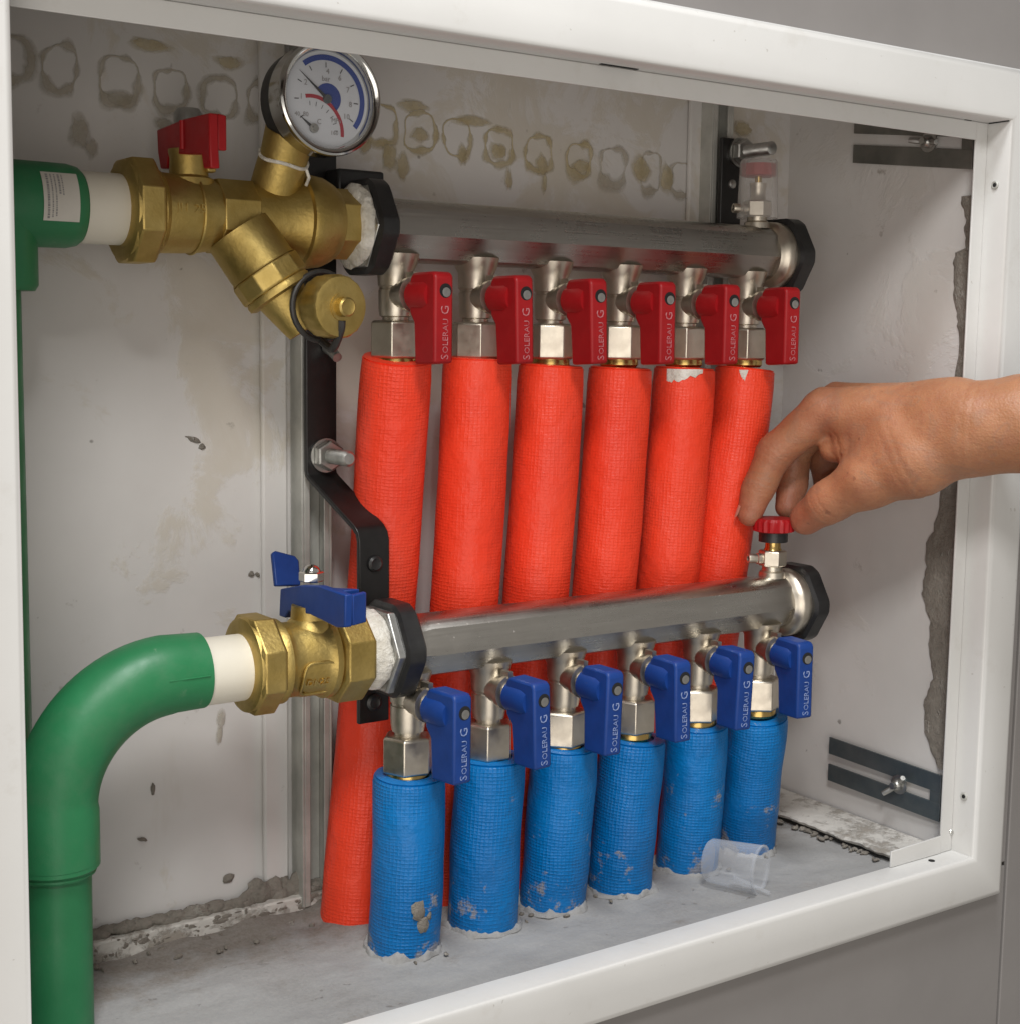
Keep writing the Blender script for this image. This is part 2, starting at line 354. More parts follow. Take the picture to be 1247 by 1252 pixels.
    def extrude(s, poly, d):
        """planar polygon (list of 3D points) extruded by vector d"""
        n = len(poly); d = Vector(d); a = [Vector(p) for p in poly]; b = [p + d for p in a]
        return s.add(a + b, [tuple(range(n - 1, -1, -1)), tuple(range(n, 2 * n))] + [(i, (i + 1) % n, n + (i + 1) % n, n + i) for i in range(n)])
    def grid(s, fn, nu, nv):
        vs = [fn(i / nu, j / nv) for j in range(nv + 1) for i in range(nu + 1)]
        return s.add(vs, [(j * (nu + 1) + i, j * (nu + 1) + i + 1, (j + 1) * (nu + 1) + i + 1, (j + 1) * (nu + 1) + i) for j in range(nv) for i in range(nu)])
WORLD = {}
def link(o, parent, origin):
    C.objects.link(o); WORLD[o.name] = Vector(origin)
    if parent: o.parent = parent; o.location = Vector(origin) - WORLD[parent.name]
    else: o.location = origin
    return o
def obj(name, mb, material, parent=None, origin=None, smooth=35, bevel=0.0, sub=0):
    if origin is None: origin = WORLD[parent.name] if parent else Vector((0, 0, 0))
    origin = Vector(origin); me = bpy.data.meshes.new(name)
    me.from_pydata([tuple(Vector(p) - origin) for p in mb.v], [], mb.f)
    if mb.uv:
        uvl = me.uv_layers.new(name='UVMap')
        for p in me.polygons:
            u = mb.uv.get(p.index)
            if u:
                for k, li in enumerate(p.loop_indices): uvl.data[li].uv = u[k]
    import bmesh
    bm = bmesh.new(); bm.from_mesh(me); bmesh.ops.recalc_face_normals(bm, faces=bm.faces); bm.to_mesh(me); bm.free()
    for p in me.polygons: p.use_smooth = True
    me.set_sharp_from_angle(angle=rad(smooth))
    for mm in (material if isinstance(material, list) else [material]): me.materials.append(M[mm])
    o = link(bpy.data.objects.new(name, me), parent, origin)
    if bevel:
        b = o.modifiers.new('bevel', 'BEVEL'); b.width = bevel; b.segments = 2; b.limit_method = 'ANGLE'; b.angle_limit = rad(35); b.harden_normals = False
    if sub:
        b = o.modifiers.new('sub', 'SUBSURF'); b.levels = sub; b.render_levels = sub
    return o
def density(o, vals):
    at = o.data.attributes.new('residue_amount', 'FLOAT', 'POINT'); at.data.foreach_set('value', [float(v) for v in vals]); return o
def tag(o, label, cat, group=None):
    o['label'] = label; o['category'] = cat
    if group: o['group'] = group
    return o
def thing(name, label, cat, loc=(0, 0, 0), group=None):
    o = bpy.data.objects.new(name, None); o.empty_display_size = 0.02; link(o, None, loc); return tag(o, label, cat, group)
def structure(o): o['kind'] = 'structure'; return o
def stuff(o): o['kind'] = 'stuff'; return o
def text_mesh(txt, size, o, xdir, ydir, thick=0.0002, align='LEFT', spacing=1.0):
    cu = bpy.data.curves.new('lettering', 'FONT'); cu.body = txt; cu.size = size; cu.extrude = thick; cu.align_x = align
    cu.align_y = 'CENTER'; cu.resolution_u = 2; cu.space_character = spacing
    t = bpy.data.objects.new('lettering', cu); C.objects.link(t)
    dg = bpy.context.evaluated_depsgraph_get(); me = t.evaluated_get(dg).to_mesh()
    xd = Vector(xdir).normalized(); yd = Vector(ydir).normalized(); zd = xd.cross(yd); o = Vector(o)
    mb = MB().add([o + xd * v.co.x + yd * v.co.y + zd * v.co.z for v in me.vertices], [tuple(p.vertices) for p in me.polygons])
    t.evaluated_get(dg).to_mesh_clear(); bpy.data.objects.remove(t); bpy.data.curves.remove(cu)
    return mb
def merge(*mbs):
    r = MB()
    for m in mbs: r.add(m.v, m.f)
    return r
def ball(o, r, n=12, m=8, squash=(1, 1, 1)):
    o = Vector(o); mb = MB(); vs = []; fs = []
    for j in range(m + 1):
        th = math.pi * j / m
        for i in range(n):
            a = 2 * math.pi * i / n
            vs.append(o + Vector((r * math.sin(th) * math.cos(a) * squash[0], r * math.sin(th) * math.sin(a) * squash[1], r * math.cos(th) * squash[2])))
    for j in range(m):
        for i in range(n): fs.append((j * n + i, j * n + (i + 1) % n, (j + 1) * n + (i + 1) % n, (j + 1) * n + i))
    return mb.add(vs, fs)
def catmull(pts, n=8):
    P = [Vector(p) for p in pts]; P = [P[0] * 2 - P[1]] + P + [P[-1] * 2 - P[-2]]; out = []
    for i in range(1, len(P) - 2):
        for k in range(n):
            t = k / n; a, b, c, d = P[i - 1], P[i], P[i + 1], P[i + 2]
            out.append(0.5 * ((2 * b) + (c - a) * t + (2 * a - 5 * b + 4 * c - d) * t * t + (3 * b - a - 3 * c + d) * t ** 3))
    out.append(P[-2]); return out

# ------------------------------------------------------------------ dimensions
Y0 = -0.0884                                   # front plane of the cabinet frame
XL, XR, ZB, ZT = -0.2231, 0.3407, -0.1505, 0.2856
WF, D, FL = 0.0292, 0.0187, 0.0104             # frame face width, return depth, flange width
YB, XW, ZF = 0.0912, 0.3433, -0.1615           # back panel, right side panel, concrete
YL, ZL, YU, ZU, RT = 0.0082, 0.0, 0.0412, 0.2127, 0.0163
PITCH = 0.05

# ------------------------------------------------------------------ room wall of grey tiles
def build_wall():
    wb = MB()
    yb = Y0 + 0.0125
    ox0, ox1, oz0, oz1 = XL - 0.012, XR + 0.012, ZB - 0.014, ZT + 0.012
    for (a, b, c, d) in ((-0.9, ox0, -0.9, 1.0), (ox1, 0.9, -0.9, 1.0), (ox0, ox1, oz1, 1.0), (ox0, ox1, -0.9, oz0)):
        wb.box((a, yb, c), (b, yb + 0.02, d))
    w = structure(obj('wall', wb, 'grout'))
    g = 0.0012; y1 = Y0 + 0.0085; y2 = yb - 0.0003
    for (a, b, c, d) in ((0.3838, 0.80, -0.76, 0.42), (-0.2162, 0.3838, oz1, 0.86), (-0.2162, 0.3838, -0.76, oz0),
                         (ox1, 0.3838, oz0, oz1), (-0.80, -0.2462, -0.17, 0.42)):
        obj('tile', MB().box((a + g, y1, c + g), (b - g, y2, d - g)), 'tile', w, bevel=0.0008)
build_wall()

# ------------------------------------------------------------------ concrete floor of the recess
RF0 = [-0.003, 0.054, 0.100, 0.149, 0.197, 0.232]
def build_floor():
    x0, x1, y0, y1 = -0.245, XW + 0.01, -0.068, YB + 0.004
    def fn(u, v):
        x = x0 + (x1 - x0) * u; y = y0 + (y1 - y0) * v
        z = ZF + 0.0016 * noise.noise(Vector((x * 30, y * 30, 1))) + 0.0009 * noise.noise(Vector((x * 90, y * 90, 4)))
        z += 0.007 * max(0, (y - 0.06) / 0.03) * max(0, 0.5 + 1.2 * noise.noise(Vector((x * 26, y * 20, 9))))
        for k in range(6):                       # mortar heaped round the feet of the pipes
            for (px, py) in ((0.0 + k * PITCH, 0.012 + 0.003 * k), (RF0[k], 0.057)):
                d2 = ((x - px) ** 2 + (y - py) ** 2) / 0.022 ** 2
                z += 0.003 * math.exp(-d2 * d2)
        return (x, y, z)
    structure(obj('floor', MB().grid(fn, 150, 56), 'concrete', smooth=60))
build_floor()

# ------------------------------------------------------------------ the cabinet
cab = thing('manifold_cabinet', 'white metal wall cabinet with open front frame and stained back panel', 'cabinet', (0.06, 0, ZB))
def build_frame():
    # closed sweep of the folded sheet round the opening: (offset outward, depth)
    prof = [(0.0, D), (0.0, 0.0030), (0.0009, 0.0010), (0.0030, 0.0), (WF - 0.0045, 0.0), (WF - 0.0018, 0.0009), (WF, 0.0032), (WF, 0.0082), (0.0022, 0.0082), (0.0014, D)]
    vs = []; n = len(prof)
    for (sx, sz) in ((-1, -1), (1, -1), (1, 1), (-1, 1)):
        for o, d in prof: vs.append(((XL + (0.0016 if sz > 0 else -0.0002) - o) if sx < 0 else (XR + o), Y0 + d, (ZB - o) if sz < 0 else (ZT + o)))
    fs = [(c * n + i, c * n + (i + 1) % n, ((c + 1) % 4) * n + (i + 1) % n, ((c + 1) % 4) * n + i) for c in range(4) for i in range(n)]
    obj('front_frame', MB().add(vs, fs), 'frame_paint', cab, smooth=50)
    yb = Y0 + D; t = 0.0012
    obj('flange', MB().box((XR - FL, yb - t, ZB + 0.0002), (XR - 0.0002, yb, ZT - 0.0002)), 'frame_paint', cab, bevel=0.0003)
    obj('flange', MB().box((XL + 0.0022, yb - t - 0.0004, ZT - FL), (XR - FL - 0.0005, yb - 0.0004, ZT - 0.0002)), 'frame_paint', cab, bevel=0.0003)
    obj('corner_tab', MB().extrude([(0.2847, yb - t - 0.0006, ZB + 0.0002), (XR - FL - 0.0005, yb - t - 0.0006, ZB + 0.0002), (XR - FL - 0.0005, yb - t - 0.0006, ZB + 0.0112), (0.2850, yb - t - 0.0006, ZB + 0.0100)], (0, t, 0)), 'frame_paint', cab, bevel=0.0003)
    # screws in the right return, dark drill holes and slots
    for (y, z) in ((-0.078, 0.2499), (-0.0785, -0.1143)):
        s = obj('screw', MB().lathe([(0, 0.0024), (0.0006, 0.0024), (0.0010, 0.0018), (0.0006, 0.0010)], (XR - 0.0001, y, z), (-1, 0, 0), 16), 'galvanised', cab)
        obj('recess', MB().lathe([(0.00062, 0.0011), (0.0011, 0.0011)], (XR - 0.0001, y, z), (-1, 0, 0), 10), 'dark_hole', s)
    obj('rivet', ball((XR - 0.0006, -0.0700, -0.139), 0.0022, 14, 8), 'chrome', cab)
    obj('drill_hole', MB().lathe([(0, 0.0020), (0.0003, 0.0020)], (0.3154, -0.0766, ZB), (0, 0, 1), 14), 'dark_hole', cab)
    obj('slot', MB().box((0.0525, -0.0747, ZT - 0.0003), (0.0750, -0.0727, ZT)), 'dark_hole', cab)
    obj('slot', MB().box((0.319, -0.0718, ZT - 0.0003), (0.3245, -0.0708, ZT)), 'dark_hole', cab)
    obj('corner_joint', MB().box((XR - 0.0009, Y0 + 0.003, ZT - 0.0006), (XR - 0.0001, Y0 + D - 0.002, ZT - 0.00005)), 'dark_hole', cab)
build_frame()

def build_panels():
    x0 = -0.262; zt = 0.318
    obj('back_panel', MB().grid(lambda u, v: (x0 + (XW + 0.004 - x0) * u, YB + 0.0008 * noise.noise(Vector((u * 6, v * 5, 2))), ZF - 0.01 + (zt - ZF + 0.01) * v), 60, 50), 'panel_paint', cab)
    # side panel leans very slightly, as the corner line in the photograph does
    def sp(u, v):
        return (XW + 0.006 * (1 - v) * u, -0.0695 + (YB + 0.0695) * u, ZF - 0.01 + (zt - ZF + 0.01) * v)
    obj('side_panel', MB().grid(sp, 24, 40), 'side_paint', cab)
    obj('side_panel', MB().grid(lambda u, v: (x0, -0.0695 + (YB + 0.0695) * u, ZF - 0.01 + (zt - ZF + 0.01) * v), 8, 8), 'panel_paint', cab)
    obj('top_panel', MB().grid(lambda u, v: (x0 + (XW - x0) * u, -0.0695 + (YB + 0.0695) * v, zt), 10, 4), 'panel_paint', cab)
    # returns behind the frame that close the box
    obj('box_edge', merge(MB().box((XW, -0.0703, ZF - 0.01), (XR + 0.014, -0.0697, zt)), MB().box((x0, -0.0703, ZT + 0.002), (XW, -0.0697, zt)), MB().box((x0, -0.0703, ZF - 0.01), (XL + 0.001, -0.0697, zt))), 'frame_paint', cab)
    obj('panel_fold', MB().box((-0.0440, YB - 0.0042, ZF), (-0.0290, YB - 0.0005, zt - 0.002)), 'panel_paint', cab, bevel=0.0014)
    obj('panel_fold', MB().box((0.252, YB - 0.0042, 0.02), (0.262, YB - 0.0005, zt - 0.002)), 'panel_paint', cab, bevel=0.0014)
    # low white ledge at the back and the folded foot of the side panel
    lb = MB()
    def ledge(u, v):
        x = -0.255 + 0.60 * u; k = 0.0006 * noise.noise(Vector((x * 60, v * 3, 0)))
        P = [(0.0905, ZF + 0.0105), (0.0790, ZF + 0.0100), (0.0782, ZF + 0.0092), (0.0778, ZF - 0.003)][int(round(v * 3))]
        return (x, P[0] + k, P[1] + k)
    obj('bottom_ledge', MB().grid(ledge, 90, 3), 'dirty_paint', cab)
    def foot(u, v):
        y = -0.052 + 0.137 * u; n_ = noise.noise(Vector((y * 70, 1, 3))) + 0.5 * noise.noise(Vector((y * 210, 4, 3)))
        x0_ = XW - 0.0300 + 0.0022 * n_; P = [(x0_ + 0.001, ZF + 0.0035), (x0_, ZF + 0.0052 + 0.0008 * n_), (x0_ + 0.0006, ZF + 0.0062 + 0.0008 * n_), (XW - 0.014, ZF + 0.0074), (XW + 0.003 * u, ZF + 0.0096)][int(round(v * 4))]
        return (P[0], y, P[1])
    obj('side_foot', MB().grid(foot, 60, 4), 'dirty_paint', cab)
    # galvanised slotted strips with wing nuts
    def strip(pt, zc, slope, za):
        y0, y1 = -0.0600, 0.0325; x = XW - 0.0004
        def P(y, z, dx=0.0): return (x - dx, y, zc + z + slope * (y - y1))
        h, s = 0.0148, 0.0035; sy0, sy1 = -0.052, y1 + 0.0005
        mb = MB()
        for (a, b) in ((s, h), (-h, -s)): mb.extrude([P(y0, a), P(y1, a), P(y1, b), P(y0, b)], (-0.0014, 0, 0))
        mb.extrude([P(y0, -s), P(sy0, -s), P(sy0, s), P(y0, s)], (-0.0014, 0, 0))
        st = obj('slotted_strip', mb, pt, cab, bevel=0.0002)
        yc = -0.028; c = Vector(P(yc, 0.0, 0.0014))
        wn = MB().lathe([(0, 0.0062), (0.0008, 0.0062), (0.001, 0.0040), (0.0035, 0.0036), (0.0050, 0.0022), (0.0072, 0.0021)], c, (-1, 0, 0), 18)
        ww = obj('wing_nut', wn, 'zinc', st)
        for sgn in (-1, 1):
            d = Vector((0, math.cos(za), math.sin(za))) * sgn
            ob = MB().tube([c + Vector((-0.002, 0, 0)) + d * 0.003, c + Vector((-0.0042, 0, 0)) + d * 0.0065, c + Vector((-0.0062, 0, 0)) + d * 0.0105], [0.0017, 0.0019, 0.0016], 8)
            o = obj('wing', ob, 'zinc', st)
    strip('worn_steel', 0.2871, 0.128, 0.15)
    strip('dark_steel', -0.1185, 0.030, -0.75)
    # dried glue rings along the top of the back panel
    for (gx, gz, w, h) in ((-0.1690, 0.2856, .011, .013), (-0.147, 0.2838, .011, .014), (-0.118, 0.2818, .013, .015), (-0.0915, 0.2795, .0115, .0135), (-0.0655, 0.2785, .013, .013), (-0.043, 0.2790, .008, .013),
                           (0.030, 0.2735, .013, .014), (0.0545, 0.2720, .0145, .014), (0.0795, 0.2710, .0125, .0145), (0.1085, 0.2685, .013, .013), (0.1365, 0.2668, .013, .0135), (0.166, 0.2655, .0125, .0135), (0.193, 0.2640, .014, .0145), (0.223, 0.2625, .011, .0155), (0.248, 0.2605, .013, .013)):
        pts = []
        for k in range(36):
            a = 2 * math.pi * k / 36; ca, sa = math.cos(a), math.sin(a); q_ = (abs(ca) ** 3.2 + abs(sa) ** 3.2) ** (-1 / 3.2)
            j = 1 + 0.20 * noise.noise(Vector((gx * 90 + ca * 0.9, gz * 90 + sa * 0.9, 3))) + 0.06 * noise.noise(Vector((gx * 90 + ca * 2.6, gz * 90 + sa * 2.6, 6)))
            pts.append((gx + w * 0.72 * q_ * ca * j, YB - 0.0006, gz + h * 0.72 * q_ * sa * j))
        mb = MB(); vs = []; nn = len(pts); cx_, cz_ = gx, gz
        for i, p in enumerate(pts):
            low = max(0, (cz_ - p[2]) / h); wd = 0.0042 * (noise.noise(Vector((p[0] * 120, p[2] * 120, 5))) + 0.28) + 0.0022 * low; wd = max(0.0006, wd)
            dx, dz = p[0] - cx_, p[2] - cz_; L_ = math.hypot(dx, dz); dx /= L_; dz /= L_
            for o_, yy in ((-wd * 1.2, 0.0003), (-wd * 0.3, 0.0012), (wd * 0.3, 0.0012), (wd * 1.4, 0.0003)): vs.append((p[0] + dx * o_, YB - yy, p[2] + dz * o_))
        mb.add(vs, [(i * 4 + k, ((i + 1) % nn) * 4 + k, ((i + 1) % nn) * 4 + k + 1, i * 4 + k + 1) for i in range(nn) for k in range(3)])
        density(obj('glue_ring', mb, 'glue' if gx < 0 or gx > 0.19 else 'yellow_glue', cab, smooth=80), [0, 1, 1, 0] * nn)
    # lumps of glue and mud that ran down the panel
    for (gx, gz, sx_, sz_, m_) in ((-0.138, 0.255, .006, .010, 'glue'), (-0.1325, 0.2475, .004, .006, 'glue'), (-0.0675, -0.0475, .0035, .0065, 'glue'), (-0.0685, -0.056, .0022, .006, 'glue'), (-0.0815, 0.1035, .0045, .0013, 'mortar'), (-0.0765, 0.0995, .0020, .0018, 'mortar'),
                              (-0.049, 0.0300, .0018, .0016, 'mortar'), (-0.0455, 0.0294, .0015, .0013, 'mortar'), (-0.106, -0.080, .0012, .0035, 'mortar'), (-0.112, -0.106, .0030, .0010, 'mortar'), (-0.064, -0.137, .0032, .0025, 'mortar'), (0.044, 0.252, .006, .009, 'yellow_glue'), (0.115, 0.250, .003, .007, 'yellow_glue'), (0.0545, 0.2705, .007, .005, 'yellow_glue'), (0.083, 0.262, .004, .007, 'yellow_glue'), (0.108, 0.2655, .007, .006, 'yellow_glue'), (0.139, 0.260, .005, .008, 'yellow_glue'), (0.141, 0.250, .0022, .007, 'yellow_glue'), (0.168, 0.262, .0075, .0055, 'yellow_glue'), (0.215, 0.263, .009, .010, 'yellow_glue'), (0.236, 0.259, .007, .011, 'yellow_glue'), (0.020, 0.262, .005, .006, 'yellow_glue'), (0.035, 0.2575, .006, .009, 'yellow_glue'), (-0.118, 0.2725, .010, .0045, 'glue'), (-0.095, 0.262, .006, .004, 'glue'), (-0.073, 0.259, .007, .005, 'glue'), (-0.102, 0.300, .012, .004, 'yellow_glue'), (-0.06, 0.2965, .009, .004, 'yellow_glue'), (0.05, 0.286, .012, .004, 'yellow_glue'), (0.09, 0.281, .014, .004, 'yellow_glue'), (0.275, 0.288, .012, .006, 'yellow_glue'), (0.30, 0.296, .010, .006, 'yellow_glue')):
        mb = MB(); vs = [(gx, YB - 0.0016, gz)]
        for ring, (rr, dep) in enumerate(((0.55, 0.0015), (1.0, 0.0003))):
            for k in range(14):
                a = 2 * math.pi * k / 14; j = 1 + 0.45 * noise.noise(Vector((math.cos(a) * 1.3 + gx * 300, math.sin(a) * 1.3, ring + gz * 200)))
                vs.append((gx + sx_ * rr * j * math.cos(a), YB - dep, gz + sz_ * rr * j * math.sin(a) + (0.3 * sx_ * math.cos(a) * -1 if sz_ < 0.0014 else 0)))
        mb.add(vs, [(0, 1 + k, 1 + (k + 1) % 14) for k in range(14)] + [(1 + k, 15 + k, 15 + (k + 1) % 14, 1 + (k + 1) % 14) for k in range(14)])
        density(obj('dried_lump', mb, m_, cab, smooth=70), [1] + [0.9] * 14 + [0] * 14)
    # galvanised rails behind the brackets
    for xc in (-0.0168, 0.2700):
        yf = YB - 0.0145; w = 0.0092
        mb = MB()
        for sg in (-1, 1):
            xo = xc + sg * w; xi = xc + sg * (w - 0.0016); xl = xc + sg * 0.0042
            mb.box((min(xo, xi), yf, ZF + 0.004), (max(xo, xi), YB - 0.001, zt - 0.003))
            mb.box((min(xi, xl), yf, ZF + 0.004), (max(xi, xl), yf + 0.0016, zt - 0.003))
        mb.box((xc - w + 0.0016, YB - 0.0025, ZF + 0.004), (xc + w - 0.0016, YB - 0.001, zt - 0.003))
        obj('rail', mb, 'galvanised', cab, bevel=0.0004)
build_panels()

def build_mortar():
    # ragged strip of mortar where the side panel meets the frame
    edge = [(-0.0511, 0.2454), (-0.0556, 0.236), (-0.0560, 0.225), (-0.0572, 0.215), (-0.0500, 0.2125), (-0.0492, 0.2023), (-0.0505, 0.185), (-0.0545, 0.172), (-0.0560, 0.1586), (-0.0515, 0.12), (-0.0500, 0.09), (-0.0485, 0.0694), (-0.0438, 0.0437), (-0.0385, 0.0360), (-0.0391, 0.0176), (-0.0370, 0.004),
            (-0.0446, -0.0123), (-0.0445, -0.03), (-0.0492, -0.0475), (-0.0430, -0.062), (-0.0440, -0.080), (-0.0500, -0.0935), (-0.0575, -0.1048)]
    pts = []
    for (y, z), (y2, z2) in zip(edge, edge[1:]):
        for k in range(5):
            t = k / 5; yy = y + (y2 - y) * t; zz = z + (z2 - z) * t
            pts.append((yy + 0.0022 * noise.noise(Vector((zz * 210, 3, 1))), zz))
    def fn(u, v):
        i = min(len(pts) - 1, int(round(u * (len(pts) - 1)))); y, z = pts[i]; ye = -0.0688
        yy = y + (ye - y) * v; th = 0.0002 if v < 0.05 else 0.0012 + 0.0010 * noise.noise(Vector((yy * 150, z * 150, 7)))
        return (XW - th, yy, z)
    stuff(obj('mortar', MB().grid(fn, len(pts) - 1, 8), 'mortar', smooth=80))
    # crumbling mortar along the back edge and the side foot, crumbs at the pipes' feet
    mb = MB(); r = random.Random(3)
    def lump(c, s):
        b = ball((0, 0, 0), 1.0, 9, 6); vs = []
        for p in b.v:
            p = Vector(p); k = 1 + 0.55 * noise.noise(p * 1.3 + Vector(c) * 300)
            vs.append((c[0] + p.x * s[0] * k, c[1] + p.y * s[1] * k, c[2] + p.z * s[2] * k))
        mb.add(vs, b.f)
    for k in range(150):
        x = -0.175 + 0.17 * (k / 150) + r.uniform(-.004, .004)
        hgt = 0.5 + 0.9 * max(0, noise.noise(Vector((x * 34, 2.0, 0.3)))) + (0.9 if -0.055 < x < -0.022 else 0)
        lump((x, YB - 0.004 - r.random() * 0.003, ZF + 0.0105 + 0.004 * hgt * r.random()), (0.004 + 0.003 * r.random(), 0.0035, 0.0035 * hgt + 0.001))
    for k in range(90):
        x = -0.18 + 0.17 * r.random(); lump((x, 0.0783, ZF + 0.0005 + 0.0095 * r.random()), (0.0034 * r.random() ** 2 + .0008, 0.0005, 0.0016 * r.random() + .0004))
    for k in range(60):
        lump((-0.17 + 0.3 * r.random(), 0.074 - 0.02 * r.random() ** 2, ZF + 0.0008), (0.0022 * r.random() + .0004, 0.0022 * r.random() + .0004, 0.0012))
    for k in range(46):
        y = -0.04 + 0.125 * r.random(); lump((XW - 0.031 + r.uniform(-.003, .003), y, ZF + 0.0012), (0.0036 * r.random() ** 2 + .0006, 0.0040 * r.random() ** 2 + .0006, 0.0011))
    sk = MB()
    for k in range(6):
        cx_, cy_ = (-0.0019, 0.0508, 0.0991, 0.1484, 0.2038, 0.2570)[k], (0.0085, 0.0120, 0.0150, 0.0145, 0.0180, 0.0235)[k]
        vs = []; n_ = 72
        for ring in range(4):
            for i_ in range(n_):
                a = 2 * math.pi * i_ / n_; q_ = Vector((math.cos(a) * 1.9 + k * 7, math.sin(a) * 1.9, 2)); q2 = Vector((math.cos(a) * 7 + k * 7, math.sin(a) * 7, 5))
                up_ = max(0.0, 0.0052 * (noise.noise(q_) + 0.10) + 0.0022 * noise.noise(q2)); out_ = 0.0010 + 0.0040 * max(0, noise.noise(q_ + Vector((0, 0, 3))) + 0.2) + 0.0012 * noise.noise(q2)
                rr, zz = ((0.0178, up_ + 0.0006), (0.0194 + 0.3 * out_ * 0.5, up_ + 0.0003), (0.0192 + out_ * 0.6, up_ * 0.4 + 0.0008), (0.0194 + out_, -0.0010))[ring]
                vs.append((cx_ + rr * math.cos(a), cy_ + rr * math.sin(a), ZF + 0.0016 + zz))
        sk.add(vs, [(q0 * n_ + i_, q0 * n_ + (i_ + 1) % n_, (q0 + 1) * n_ + (i_ + 1) % n_, (q0 + 1) * n_ + i_) for q0 in range(3) for i_ in range(n_)])
        for j_ in range(2):
            a = r.uniform(math.pi * 0.95, math.pi * 2.05); rr = 0.0205 + 0.006 * r.random(); lump((cx_ + rr * math.cos(a), cy_ + rr * math.sin(a), ZF + 0.0014), (0.0016 * r.random() + .0005, 0.0014, 0.0008))
    stuff(obj('mortar', sk, 'concrete', smooth=70))
    lump((-0.0035, -0.0100, -0.1345), (0.0040, 0.0012, 0.0050)); lump((-0.0015, -0.0102, -0.1430), (0.0034, 0.0012, 0.0040)); lump((0.0025, -0.0100, -0.1385), (0.0016, 0.001, 0.0022))
    stuff(obj('mortar', mb, 'mortar', smooth=70))
build_mortar()

